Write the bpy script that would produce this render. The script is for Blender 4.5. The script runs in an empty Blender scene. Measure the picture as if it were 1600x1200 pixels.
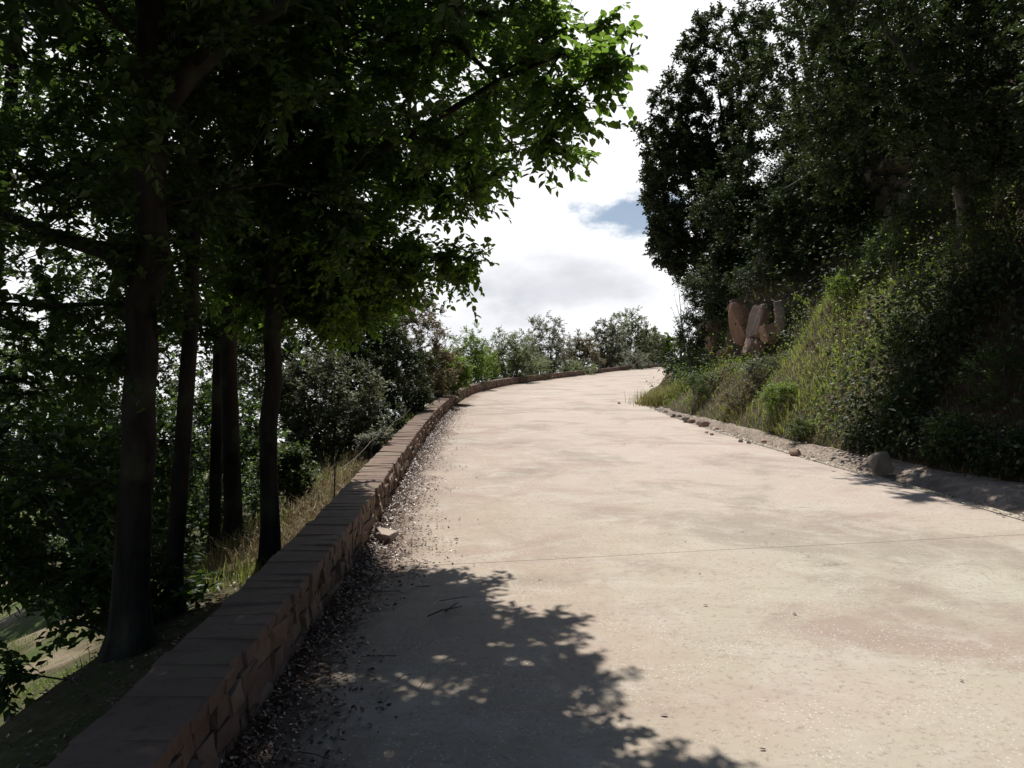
import bpy, math, random
import numpy as np
from mathutils import Matrix, Vector, Euler

R = math.radians
SC = bpy.context.scene
COL = SC.collection

# ------------------------------------------------------------------ camera, sky, sun, exposure
SUN_EL, SUN_AZ = 58.0, -1.0          # azimuth in degrees to the right of straight ahead (+y)
F = 1255.0                           # focal length in pixels of the 1600 px wide photograph
EYE = 1.6
cam_d = bpy.data.cameras.new('camera')
cam_d.sensor_width = 36.0
cam_d.lens = 36.0 * F / 1600.0
cam_d.clip_start = 0.05
cam_d.clip_end = 5000.0
cam = bpy.data.objects.new('camera', cam_d)
COL.objects.link(cam)
cam.location = (0, 0, EYE)
cam.rotation_euler = (R(90), 0, 0)
SC.camera = cam

SUN_DIR = Vector((math.sin(R(SUN_AZ)) * math.cos(R(SUN_EL)), math.cos(R(SUN_AZ)) * math.cos(R(SUN_EL)), math.sin(R(SUN_EL))))
sun_d = bpy.data.lights.new('sun', 'SUN')
sun_d.energy = 5.0
sun_d.angle = R(0.53)
sun_d.color = (1.0, 0.955, 0.89)
sun = bpy.data.objects.new('sun', sun_d)
COL.objects.link(sun)
sun.location = (0, 20, 40)
sun.rotation_euler = SUN_DIR.to_track_quat('Z', 'Y').to_euler()

SC.view_settings.view_transform = 'Standard'
SC.view_settings.look = 'None'
SC.view_settings.exposure = 0.15
SC.view_settings.gamma = 1.0
SC.view_settings.use_curve_mapping = False
SC.render.engine = 'CYCLES'
SC.cycles.max_bounces = 6
SC.cycles.diffuse_bounces = 3
SC.cycles.glossy_bounces = 2
SC.cycles.transmission_bounces = 4
SC.cycles.use_denoising = True
SC.cycles.caustics_reflective = False
SC.cycles.caustics_refractive = False


def make_world():
    w = bpy.data.worlds.new('World')
    SC.world = w
    w.use_nodes = True
    nt = w.node_tree
    N, L = nt.nodes, nt.links
    N.clear()

    def math_(op, a, b=None, c=None, clamp=False):
        n = N.new('ShaderNodeMath'); n.operation = op; n.use_clamp = clamp
        for i, v in enumerate((a, b, c)):
            if v is None: continue
            if isinstance(v, (int, float)): n.inputs[i].default_value = v
            else: L.new(v, n.inputs[i])
        return n.outputs[0]

    def smooth(v, a, b):
        n = N.new('ShaderNodeMapRange'); n.interpolation_type = 'SMOOTHSTEP'
        L.new(v, n.inputs[0]); n.inputs[1].default_value = a; n.inputs[2].default_value = b
        return n.outputs[0]

    def dotn(v, d):
        n = N.new('ShaderNodeVectorMath'); n.operation = 'DOT_PRODUCT'
        L.new(v, n.inputs[0]); n.inputs[1].default_value = d
        return n.outputs['Value']

    def noise(v, scale, detail, rough, off=(0, 0, 0), sz=2.0):
        m = N.new('ShaderNodeMapping'); L.new(v, m.inputs[0])
        m.inputs['Location'].default_value = off; m.inputs['Scale'].default_value = (1, 1, sz)
        n = N.new('ShaderNodeTexNoise'); L.new(m.outputs[0], n.inputs['Vector'])
        n.inputs['Scale'].default_value = scale; n.inputs['Detail'].default_value = detail
        n.inputs['Roughness'].default_value = rough
        return n.outputs[0]

    def blob(v, px, py, rx, ry, nz, amp, a, b):
        # distance of a sky direction from a cloud feature, in units of its half-axes, with a ragged rim
        d = Vector(((px - 800) / F, 1.0, (600 - py) / F)).normalized()
        right = Vector((d.y, -d.x, 0)).normalized()
        up = right.cross(d)
        u = math_('DIVIDE', dotn(v, right), rx / F); t = math_('DIVIDE', math_('SUBTRACT', dotn(v, up), 0.0), ry / F)
        r = math_('SQRT', math_('ADD', math_('MULTIPLY', u, u), math_('MULTIPLY', t, t)))
        r = math_('ADD', r, math_('MULTIPLY', math_('SUBTRACT', nz, 0.5), amp))
        front = math_('GREATER_THAN', dotn(v, d), 0.0)
        return math_('MULTIPLY', smooth(r, b, a), front)

    tc = N.new('ShaderNodeTexCoord')
    v = tc.outputs['Generated']
    sky = N.new('ShaderNodeTexSky'); sky.sky_type = 'NISHITA'; sky.sun_disc = False
    sky.sun_elevation = R(SUN_EL); sky.sun_rotation = R(SUN_AZ)
    sky.altitude = 200; sky.air_density = 1.0; sky.dust_density = 0.3; sky.ozone_density = 1.0
    bg_sky = N.new('ShaderNodeBackground'); bg_sky.inputs['Strength'].default_value = SKY_STRENGTH
    L.new(sky.outputs[0], bg_sky.inputs[0])
    nz = noise(v, 9.0, 6.0, 0.55)
    cs = dotn(v, SUN_DIR)
    # broken cloud: a bank in front under the sun, thinning out behind
    cover = noise(v, 2.2, 7.0, 0.55, (3.1, 0.4, 1.7))
    cover = math_('ADD', cover, math_('MULTIPLY', dotn(v, (0, 1, 0)), 0.36))
    cover = math_('SUBTRACT', cover, math_('MULTIPLY', smooth(dotn(v, (0, 0, 1)), 0.46, 0.72), 0.7))  # cloud cleared high up, out of view, to dim light in the shade
    cloud = smooth(cover, 0.54, 0.68)
    hole = blob(v, 985, 336, 98, 36, noise(v, 16.0, 8.0, 0.62), 2.6, 0.45, 1.25)
    cloud = math_('MULTIPLY', cloud, math_('SUBTRACT', 1.0, math_('MULTIPLY', hole, 0.86)))
    grey = blob(v, 870, 452, 190, 75, nz, 1.3, 0.2, 1.15)
    grey2 = blob(v, 690, 520, 260, 70, nz, 1.2, 0.2, 1.2)
    shade = math_('ADD', math_('MULTIPLY', grey, 0.30), math_('MULTIPLY', grey2, 0.15))
    # forward scattering: cloud is brightest towards the sun
    br = math_('ADD', math_('MULTIPLY', smooth(cs, -0.1, 0.62), 1.0), 0.06)
    br = math_('MULTIPLY', br, math_('ADD', 0.9, math_('MULTIPLY', nz, 0.2)))
    br = math_('MULTIPLY', br, math_('SUBTRACT', 1.0, shade))
    bg_c = N.new('ShaderNodeBackground')
    ct = N.new('ShaderNodeMix'); ct.data_type = 'RGBA'; L.new(shade, ct.inputs[0])
    ct.inputs[6].default_value = (0.975, 0.98, 1.0, 1); ct.inputs[7].default_value = (0.80, 0.85, 1.0, 1)
    L.new(ct.outputs[2], bg_c.inputs[0])
    L.new(br, bg_c.inputs['Strength'])
    mix = N.new('ShaderNodeMixShader')
    L.new(cloud, mix.inputs[0]); L.new(bg_sky.outputs[0], mix.inputs[1]); L.new(bg_c.outputs[0], mix.inputs[2])
    out = N.new('ShaderNodeOutputWorld'); L.new(mix.outputs[0], out.inputs[0])


SKY_STRENGTH = 0.065
make_world()


# ------------------------------------------------------------------ helpers
def tag(o, label=None, cat=None, group=None, kind=None):
    if label: o['label'] = label
    if cat: o['category'] = cat
    if group: o['group'] = group
    if kind: o['kind'] = kind
    return o


def empty(name, loc=(0, 0, 0)):
    o = bpy.data.objects.new(name, None)
    o.empty_display_size = 0.2
    COL.objects.link(o)
    o.location = loc
    return o


class Geo:
    """collects numpy geometry: triangles and quads over one vertex list, with a per-vertex tint"""
    def __init__(self):
        self.v, self.t, self.q, self.a, self.n = [], [], [], [], 0

    def add(self, v, tris=None, quads=None, tint=0.5):
        v = np.asarray(v, float).reshape(-1, 3)
        if tris is not None and len(tris): self.t.append(np.asarray(tris).reshape(-1, 3) + self.n)
        if quads is not None and len(quads): self.q.append(np.asarray(quads).reshape(-1, 4) + self.n)
        self.a.append(np.broadcast_to(np.asarray(tint, float), (len(v),)))
        self.v.append(v)
        self.n += len(v)

    def mesh(self, name, mat, smooth=False, origin=(0, 0, 0)):
        v = np.concatenate(self.v) - np.asarray(origin, float)
        t = np.concatenate(self.t) if self.t else np.zeros((0, 3), int)
        q = np.concatenate(self.q) if self.q else np.zeros((0, 4), int)
        me = bpy.data.meshes.new(name)
        me.vertices.add(len(v)); me.vertices.foreach_set('co', v.astype(np.float32).ravel())
        li = np.concatenate([t.ravel(), q.ravel()]).astype(np.int32)
        me.loops.add(len(li)); me.loops.foreach_set('vertex_index', li)
        me.polygons.add(len(t) + len(q))
        st = np.concatenate([np.arange(len(t)) * 3, len(t) * 3 + np.arange(len(q)) * 4]).astype(np.int32)
        me.polygons.foreach_set('loop_start', st)
        me.update(calc_edges=True)
        me.polygons.foreach_set('use_smooth', np.full(len(t) + len(q), bool(smooth)))
        at = me.attributes.new('tint', 'FLOAT', 'POINT')
        at.data.foreach_set('value', np.concatenate(self.a).astype(np.float32))
        me.materials.append(mat)
        me.validate()
        return me

    def build(self, name, mat, parent=None, smooth=False):
        org = Vector((0, 0, 0))
        if parent is not None:
            org = parent.location.copy() if parent.parent is None else parent.parent.location + parent.location
        o = bpy.data.objects.new(name, self.mesh(name, mat, smooth, org))
        COL.objects.link(o)
        if parent is not None: o.parent = parent
        return o


def unit(a):
    return a / np.maximum(np.linalg.norm(a, axis=-1, keepdims=True), 1e-9)


def hash2(i, j, s):
    n = (i * 374761393 + j * 668265263 + s * 974711) & 0x7fffffff
    n = ((n ^ (n >> 13)) * 1274126177) & 0x7fffffff
    return ((n ^ (n >> 16)) & 0xffff) / 65535.0


def vnoise(x, y, s=0):
    x, y = np.asarray(x, float), np.asarray(y, float)
    i, j = np.floor(x).astype(np.int64), np.floor(y).astype(np.int64)
    u, w = x - i, y - j
    u, w = u * u * (3 - 2 * u), w * w * (3 - 2 * w)
    return (hash2(i, j, s) * (1 - u) + hash2(i + 1, j, s) * u) * (1 - w) + (hash2(i, j + 1, s) * (1 - u) + hash2(i + 1, j + 1, s) * u) * w - 0.5


def fbm(x, y, s=0, o=4):
    r, a = 0, 1.0
    for k in range(o):
        r = r + a * vnoise(np.asarray(x) * 2 ** k, np.asarray(y) * 2 ** k, s + k * 17); a *= 0.5
    return r


def pchip(xs, ys):
    xs, ys = np.array(xs, float), np.array(ys, float)
    h = np.diff(xs); d = np.diff(ys) / h
    m = np.zeros(len(xs)); m[0], m[-1] = d[0], d[-1]
    m[1:-1] = (d[:-1] * h[1:] + d[1:] * h[:-1]) / (h[1:] + h[:-1])

    def f(x):
        x = np.asarray(x, float)
        k = np.clip(np.searchsorted(xs, x) - 1, 0, len(h) - 1)
        t = (x - xs[k]) / h[k]
        inside = (2 * t**3 - 3 * t**2 + 1) * ys[k] + (t**3 - 2 * t**2 + t) * h[k] * m[k] + (-2 * t**3 + 3 * t**2) * ys[k + 1] + (t**3 - t**2) * h[k] * m[k + 1]
        return np.where(x < xs[0], ys[0] + m[0] * (x - xs[0]), np.where(x > xs[-1], ys[-1] + m[-1] * (x - xs[-1]), inside))
    return f


# ------------------------------------------------------------------ plan of the place
XL = pchip([-30, -10, 3.2, 6, 10, 14, 20, 25.5, 29, 34, 42, 60, 95, 125, 170], [-1.3, -1.08, -1.12, -1.2, -1.40, -1.58, -1.76, -1.82, -1.78, -1.5, -.3, 4.5, 15, 26, 44])
XR = pchip([-30, -10, 0, 7.7, 12.8, 16, 20, 25, 28, 35, 48, 87, 125, 170], [6.2, 5.7, 5.3, 4.92, 4.5, 4.3, 4.18, 4.25, 4.6, 5.8, 9.2, 19.5, 33, 52])
GW = pchip([-30, 8, 10, 12, 15, 19, 24, 29, 60, 170], [1.25, 1.3, 1.2, .9, .68, .48, .22, .2, .2, .2])
SLOPE = 0.036
KERB = 0.13


def zr(y):
    return SLOPE * np.asarray(y, float)


def xf(y):                       # foot of the bank
    return XR(y) + KERB + GW(y)


BANK = pchip([0, .4, 1, 2, 3.5, 6, 12, 30, 80, 300], [.03, .34, .86, 1.8, 3.5, 6.6, 11.4, 17, 26, 40])


BANK2 = pchip([0, .4, 1, 2.1, 2.6, 3.4, 4.8, 8, 14, 30, 80, 300], [.03, .3, .8, 1.5, 4.0, 5.6, 7.2, 9.8, 12.5, 17, 26, 40])


def bank_z(x, y):
    u = np.maximum(np.asarray(x, float) - xf(y), 0)
    amp = np.clip(u * 0.5, 0, 1)
    kk = np.clip((np.asarray(y, float) - 19) / 4, 0, 1)
    n = fbm(np.asarray(x) * .55, np.asarray(y) * .55, 5, 5) * 1.1 + fbm(np.asarray(x) * .12, np.asarray(y) * .12, 9, 2) * 2.0
    return zr(np.minimum(y, 140)) + BANK(u) * (1 - kk) + BANK2(u) * kk + amp * n


DROP = pchip([0, .8, 1.25, 1.7, 3, 6.5, 12, 40, 100, 400, 900], [.16, .22, .36, .75, 1.9, 3.5, 6, 14, 30, 70, 120])
WT = 0.30                        # wall thickness


def ground_z(x, y):
    x, y = np.asarray(x, float), np.asarray(y, float)
    v = XL(np.clip(y, -60, 170)) - WT - x
    road = zr(np.clip(y, -200, 170)) - np.clip(np.maximum(y - 170, 0) * .1, 0, 80)
    n = fbm(x * .5, y * .5, 2, 4)
    left = road - DROP(np.maximum(v, 0)) + n * np.clip(v * .05, 0.02, .9)
    return np.where(v > 0, left, road - 0.22)


def P(px, py, d):                # a point of the place at distance d along y, read off the photograph
    return np.array((d * (px - 800) / F, d, EYE + d * (600 - py) / F))


# ------------------------------------------------------------------ materials
def new_mat(name):
    m = bpy.data.materials.new(name); m.use_nodes = True
    nt = m.node_tree; nt.nodes.clear()
    return m, nt.nodes, nt.links


class NB:
    """small node builder"""
    def __init__(self, name):
        self.m, self.N, self.L = new_mat(name)
        self.co = self.N.new('ShaderNodeTexCoord').outputs['Object']
        self.geo = self.N.new('ShaderNodeNewGeometry')

    def pos(self): return self.geo.outputs['Position']

    def setin(self, n, k, v):
        if hasattr(v, 'is_output'): self.L.new(v, n.inputs[k])
        else: n.inputs[k].default_value = v

    def noise(self, scale, detail=4, rough=.55, vec=None, stretch=(1, 1, 1), dist=0.0):
        mp = self.N.new('ShaderNodeMapping'); self.L.new(vec if vec is not None else self.pos(), mp.inputs[0]); mp.inputs['Scale'].default_value = stretch
        n = self.N.new('ShaderNodeTexNoise'); self.L.new(mp.outputs[0], n.inputs['Vector'])
        n.inputs['Scale'].default_value = scale; n.inputs['Detail'].default_value = detail; n.inputs['Roughness'].default_value = rough; n.inputs['Distortion'].default_value = dist
        return n.outputs[0]

    def voro(self, scale, feature='F1', vec=None, stretch=(1, 1, 1)):
        mp = self.N.new('ShaderNodeMapping'); self.L.new(vec if vec is not None else self.pos(), mp.inputs[0]); mp.inputs['Scale'].default_value = stretch
        n = self.N.new('ShaderNodeTexVoronoi'); n.feature = feature; self.L.new(mp.outputs[0], n.inputs['Vector']); n.inputs['Scale'].default_value = scale
        return n

    def ramp(self, v, a, b, lo=0.0, hi=1.0):
        n = self.N.new('ShaderNodeMapRange'); n.interpolation_type = 'SMOOTHSTEP'
        self.setin(n, 0, v); n.inputs[1].default_value = a; n.inputs[2].default_value = b; n.inputs[3].default_value = lo; n.inputs[4].default_value = hi
        return n.outputs[0]

    def math(self, op, a, b=0.0):
        n = self.N.new('ShaderNodeMath'); n.operation = op; self.setin(n, 0, a); self.setin(n, 1, b); return n.outputs[0]

    def mix(self, f, a, b, mode='MIX'):
        n = self.N.new('ShaderNodeMix'); n.data_type = 'RGBA'; n.blend_type = mode
        self.setin(n, 0, f)
        for k, c in ((6, a), (7, b)):
            self.setin(n, k, c if hasattr(c, 'is_output') else (*c, 1.0) if len(c) == 3 else c)
        return n.outputs[2]

    def attr(self, name='tint'):
        n = self.N.new('ShaderNodeAttribute'); n.attribute_name = name; return n.outputs['Fac']

    def rnd(self): return self.N.new('ShaderNodeObjectInfo').outputs['Random']

    def bump(self, h, strength=.4, dist=.02):
        n = self.N.new('ShaderNodeBump'); n.inputs['Strength'].default_value = strength; n.inputs['Distance'].default_value = dist
        self.L.new(h, n.inputs['Height']); return n.outputs[0]

    def out(self, col, rough=.8, spec=.3, normal=None):
        b = self.N.new('ShaderNodeBsdfPrincipled')
        self.setin(b, 'Base Color', col if hasattr(col, 'is_output') else (*col, 1)); self.setin(b, 'Roughness', rough)
        b.inputs['Specular IOR Level'].default_value = spec
        if normal is not None: self.L.new(normal, b.inputs['Normal'])
        o = self.N.new('ShaderNodeOutputMaterial'); self.L.new(b.outputs[0], o.inputs[0])
        self.bsdf, self.o = b, o
        return self.m


def mat_leaf(name, dark, light, trans, tfac=.45, rough=.45, spec=.35):
    b = NB(name)
    t = b.attr()
    col = b.mix(t, dark, light)
    m = b.out(col, rough, spec)
    tr = b.N.new('ShaderNodeBsdfTranslucent')
    b.setin(tr, 'Color', b.mix(t, tuple(c * .6 for c in trans), trans))
    mx = b.N.new('ShaderNodeMixShader'); mx.inputs[0].default_value = tfac
    b.L.new(b.bsdf.outputs[0], mx.inputs[1]); b.L.new(tr.outputs[0], mx.inputs[2]); b.L.new(mx.outputs[0], b.o.inputs[0])
    return m


def mat_bark(name, c1, c2, scale=9):
    b = NB(name)
    n = b.noise(scale, 6, .65, stretch=(1, 1, .18)); n2 = b.noise(3, 3)
    col = b.mix(b.ramp(n, .35, .65), c1, c2)
    col = b.mix(b.ramp(n2, .5, .75, 0, .5), col, (.09, .10, .06))
    return b.out(col, .9, .15, b.bump(n, .9, .03))


def mat_road():
    b = NB('old_tinted_concrete')
    sx = b.N.new('ShaderNodeSeparateXYZ'); b.L.new(b.pos(), sx.inputs[0])
    ax = b.N.new('ShaderNodeAttribute'); ax.attribute_name = 'edge'
    big = b.noise(.33, 5, .6, stretch=(1, .8, 1), dist=.4)
    mid = b.noise(1.1, 7, .68, stretch=(1, .6, 1), dist=.8)
    col = b.mix(b.ramp(big, .36, .66), (.46, .425, .335), (.475, .39, .32))
    # worn grey cream near this end, the pink tint kept further up and towards the wall
    far = b.ramp(b.math('ADD', sx.outputs[1], b.math('MULTIPLY', b.math('SUBTRACT', mid, .5), 12.0)), 4.0, 13.0)
    col = b.mix(b.math('MULTIPLY', far, .75), col, (.52, .425, .37))
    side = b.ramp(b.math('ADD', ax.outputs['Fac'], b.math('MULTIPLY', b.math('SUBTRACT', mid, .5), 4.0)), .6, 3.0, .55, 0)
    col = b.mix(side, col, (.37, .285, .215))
    patch = b.ramp(b.noise(.7, 6, .62, stretch=(.75, 1, 1), dist=.7), .50, .68, 0, .7)
    col = b.mix(patch, col, (.345, .25, .205))
    stain = b.ramp(b.noise(.55, 7, .66, stretch=(1.0, .8, 1), dist=.5, vec=b.co), .48, .64, 0, .65)
    col = b.mix(stain, col, (.285, .24, .19))
    col = b.mix(b.ramp(mid, .52, .74, 0, .45), col, (.34, .285, .23))
    worn = b.ramp(b.noise(2.6, 8, .72, stretch=(.7, .7, 1), dist=.6), .48, .70, 0, .60)
    col = b.mix(worn, col, (.54, .50, .43))
    fine = b.noise(30, 6, .75)
    col = b.mix(b.ramp(fine, .52, .68, 0, .7), col, (.22, .19, .15))
    vo = b.voro(42); col = b.mix(b.math('MULTIPLY', b.ramp(vo.outputs['Distance'], .05, .3, .9, 0), b.ramp(b.noise(3, 3), .45, .6)), col, (.74, .70, .62))
    # dirt brought in along the wall: greenish brown, ragged
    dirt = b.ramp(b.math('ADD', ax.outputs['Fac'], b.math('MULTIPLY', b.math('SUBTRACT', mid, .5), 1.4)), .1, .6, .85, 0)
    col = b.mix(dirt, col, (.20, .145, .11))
    # hair cracks
    cr = b.voro(.42, 'DISTANCE_TO_EDGE', b.N.new('ShaderNodeVectorMath').outputs[0])
    vm = cr.inputs['Vector'].links[0].from_node.inputs[0].links[0].from_node
    nn = b.N.new('ShaderNodeTexNoise'); b.L.new(b.pos(), nn.inputs['Vector']); nn.inputs['Scale'].default_value = 2.2; nn.inputs['Detail'].default_value = 5
    vm.operation = 'MULTIPLY_ADD'; b.L.new(nn.outputs['Color'], vm.inputs[0]); vm.inputs[1].default_value = (.9, .9, 0); b.L.new(b.pos(), vm.inputs[2])
    crack = b.math('MULTIPLY', b.ramp(cr.outputs['Distance'], .0, .0035, 1, 0), b.ramp(b.noise(.5, 2), .5, .62, 0, .55))
    col = b.mix(crack, col, (.13, .11, .09))
    grain = b.noise(150, 3, .7); col = b.mix(b.ramp(grain, .56, .75, 0, .38), col, (.17, .145, .12))
    streak = b.noise(5.5, 6, .7, stretch=(.45, 1.6, 1), dist=.3); col = b.mix(b.ramp(streak, .54, .74, 0, .42), col, (.27, .21, .165))
    light = b.noise(7.5, 6, .7, stretch=(.5, 1.5, 1)); col = b.mix(b.ramp(light, .56, .72, 0, .4), col, (.50, .46, .40))
    h = b.math('ADD', b.math('MULTIPLY', fine, .6), grain)
    return b.out(col, .85, .22, b.bump(h, .55, .006))


def mat_simple(name, c1, c2, scale=8, rough=.9, spec=.2, bump=.4, c3=None, bdist=.02):
    b = NB(name)
    n = b.noise(scale, 6, .62)
    col = b.mix(b.ramp(n, .35, .68), c1, c2)
    if c3: col = b.mix(b.ramp(b.noise(scale * .28, 4, .6), .48, .7, 0, .8), col, c3)
    return b.out(col, rough, spec, b.bump(b.noise(scale * 4, 5, .65), bump, bdist))


def mat_tinted(name, cols, scale=14, rough=.85, spec=.25, bump=.6, moss=None):
    """stone or brick: each piece its own shade out of a few, from the object's random number or the tint"""
    b = NB(name)
    n = b.noise(scale, 5, .65)
    t = b.math('FRACT', b.math('ADD', b.rnd(), b.attr()))
    col = b.mix(b.ramp(t, .0, .5), cols[0], cols[1])
    col = b.mix(b.ramp(t, .5, 1.0), col, cols[2])
    col = b.mix(b.ramp(n, .45, .75, 0, .6), col, tuple(c * .5 for c in cols[1])); col = b.mix(b.ramp(b.noise(4.5, 7, .7), .5, .64, 0, .45), col, tuple(min(1, c * 1.5) for c in cols[2]))
    if moss: col = b.mix(b.ramp(b.noise(2.3, 5, .6), .52, .68, 0, .7), col, moss)
    return b.out(col, rough, spec, b.bump(b.noise(scale * 3.5, 5, .7), bump * .45, .008))


M = {}
M['road'] = mat_road()
M['kerb'] = mat_simple('kerb_concrete', (.50, .45, .36), (.40, .35, .28), 14, c3=(.34, .30, .23))
M['gutter'] = mat_simple('gutter_concrete', (.36, .295, .24), (.27, .215, .17), 9, c3=(.17, .13, .10), bump=.7)
M['soil'] = mat_simple('bank_soil', (.055, .036, .024), (.105, .068, .045), 5, c3=(.04, .04, .02), bump=1.0, bdist=.06)
M['mortar'] = mat_simple('dark_mortar', (.12, .095, .075), (.075, .06, .05), 18, bump=.9)
M['brick'] = mat_tinted('weathered_brick', [(.185, .125, .096), (.205, .14, .106), (.175, .122, .098)], 16, bump=.7, moss=(.19, .165, .10))
M['stone'] = mat_tinted('wall_stone', [(.20, .14, .105), (.27, .20, .15), (.17, .125, .10)], 12, bump=.9)
M['rock'] = mat_tinted('pink_rock', [(.36, .215, .15), (.38, .25, .185), (.33, .225, .165)], 6, bump=1.0)
M['grey_rock'] = mat_tinted('grey_rock', [(.30, .265, .22), (.25, .215, .18), (.33, .29, .24)], 8, bump=1.0)
M['pale_stone'] = mat_tinted('pale_stone', [(.42, .34, .27), (.40, .33, .27), (.38, .32, .26)], 8, bump=.8)
M['pinkish_grey_rock'] = mat_tinted('pinkish_grey_rock', [(.31, .225, .175), (.30, .23, .185), (.33, .24, .185)], 7, bump=1.0)
M['ochre_rock'] = mat_tinted('ochre_rock', [(.22, .165, .105), (.24, .185, .125), (.20, .145, .095)], 6, bump=1.0)
M['bark'] = mat_bark('dark_bark', (.013, .0115, .0105), (.034, .029, .025))
M['bark_grey'] = mat_bark('grey_bark', (.06, .052, .045), (.14, .12, .10))
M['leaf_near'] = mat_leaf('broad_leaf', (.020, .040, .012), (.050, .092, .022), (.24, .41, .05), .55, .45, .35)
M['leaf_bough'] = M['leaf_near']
M['leaf_near'] = mat_leaf('shaded_broad_leaf', (.017, .035, .012), (.043, .078, .022), (.13, .22, .035), .42, .45, .35)  # darker copy of the bough leaf, shade put into its colour
M['leaf_oak'] = mat_leaf('evergreen_leaf', (.026, .042, .018), (.066, .09, .036), (.06, .09, .02), .25, .55, .22)
M['leaf_olive'] = mat_leaf('olive_leaf', (.08, .088, .055), (.17, .175, .115), (.16, .18, .08), .35, .5, .3)
M['leaf_far'] = mat_leaf('haze_lightened_far_leaf', (.085, .10, .05), (.15, .165, .085), (.24, .29, .12), .5, .5, .3)  # this and the next two: haze and glare put into lighter colours
M['leaf_far_grey'] = mat_leaf('grey_far_leaf', (.095, .10, .075), (.17, .175, .13), (.25, .26, .17), .5, .5, .3)
M['leaf_far_brown'] = mat_leaf('brownish_far_leaf', (.10, .088, .055), (.17, .15, .095), (.25, .215, .115), .5, .5, .3)
M['leaf_brown'] = mat_leaf('drying_leaf', (.12, .10, .062), (.21, .175, .11), (.26, .21, .10), .42, .5, .3)
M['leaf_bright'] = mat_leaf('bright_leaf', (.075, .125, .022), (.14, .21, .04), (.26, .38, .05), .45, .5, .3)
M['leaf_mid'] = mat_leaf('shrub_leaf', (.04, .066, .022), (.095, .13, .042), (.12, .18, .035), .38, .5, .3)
M['grass_green'] = mat_leaf('green_blade', (.11, .15, .035), (.24, .28, .08), (.40, .46, .10), .48, .5, .3)
M['grass_olive'] = mat_leaf('olive_blade', (.16, .16, .05), (.28, .25, .09), (.34, .32, .10), .4, .5, .3)
M['grass_meadow'] = mat_leaf('meadow_blade', (.10, .15, .035), (.22, .28, .08), (.30, .38, .08), .4, .5, .3)
M['grass_dry'] = mat_leaf('dry_blade', (.20, .15, .075), (.34, .27, .15), (.30, .23, .11), .35, .6, .3)
M['litter'] = mat_leaf('fallen_leaf', (.085, .052, .038), (.25, .165, .125), (.14, .07, .03), .12, .4, .45)
M['wire'] = mat_simple('rusty_iron', (.10, .075, .06), (.16, .12, .09), 40, .6, .4)


def mat_ground():
    b = NB('valley_ground')
    n = b.noise(.9, 6, .6); n2 = b.noise(.16, 3, .5)
    col = b.mix(b.ramp(n, .4, .62), (.10, .075, .045), (.07, .085, .03))
    col = b.mix(b.ramp(n2, .45, .58), col, (.075, .11, .03))
    p = b.ramp(b.noise(.35, 4, .6, stretch=(1, 1, 1)), .5, .6, 0, .9)
    col = b.mix(p, col, (.30, .245, .165))
    col = b.mix(b.ramp(b.noise(9, 6, .7), .45, .65, 0, .6), col, (.16, .135, .085)); col = b.mix(b.ramp(b.noise(4, 6, .7), .52, .66, 0, .6), col, (.08, .10, .035))
    return b.out(col, .95, .1, b.bump(b.noise(14, 6, .7), .8, .05))


M['ground'] = mat_ground()


# ------------------------------------------------------------------ large structure: ground, bank, road, kerb, gutter
def grid_mesh(name, X, Y, Z, mat, kind='structure', smooth=True, parent=None, flip=False):
    nr, nc = X.shape
    g = Geo()
    idx = np.arange(nr * nc).reshape(nr, nc)
    q = np.stack([idx[:-1, :-1], idx[:-1, 1:], idx[1:, 1:], idx[1:, :-1]], -1).reshape(-1, 4)
    if flip: q = q[:, ::-1]
    g.add(np.stack([X, Y, Z], -1).reshape(-1, 3), quads=q)
    o = g.build(name, mat, parent, smooth)
    if kind and parent is None: o['kind'] = kind
    return o


ys_all = np.concatenate([np.arange(-60, -6, 6), np.arange(-6, 40, .4), np.arange(40, 170, 2.5), np.array([180, 200, 230, 280, 350, 450, 600, 900, 1500, 2500])])
vs = np.concatenate([-np.array([16., 10, 8, 6, 4, 2, .6]), np.array([0., .2, .5, .8, 1.1, 1.4, 1.7, 2.1, 2.6, 3.2, 3.9, 4.7, 5.6, 6.6, 7.8, 9.2, 11, 13, 16, 20, 26, 34, 45, 60, 80, 110, 160, 250, 400, 700, 1200])])
YY, VV = np.meshgrid(ys_all, vs, indexing='ij')
XX = XL(np.clip(YY, -60, 170)) - WT - VV
grid_mesh('ground', XX, YY, ground_z(XX, YY), M['ground'], flip=True)

ys_b = np.concatenate([np.arange(-40, -4, 3), np.arange(-4, 42, .3), np.arange(42, 175, 3)])
us = np.concatenate([np.arange(0, 9, .22), np.arange(9, 20, 1), np.array([22, 26, 32, 42, 60, 90, 140, 220, 300])])
YB, UB = np.meshgrid(ys_b, us, indexing='ij')
XB = xf(YB) + UB
grid_mesh('hillside', XB, YB, bank_z(XB, YB), M['soil'])

rng = np.random.default_rng(7)


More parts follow.
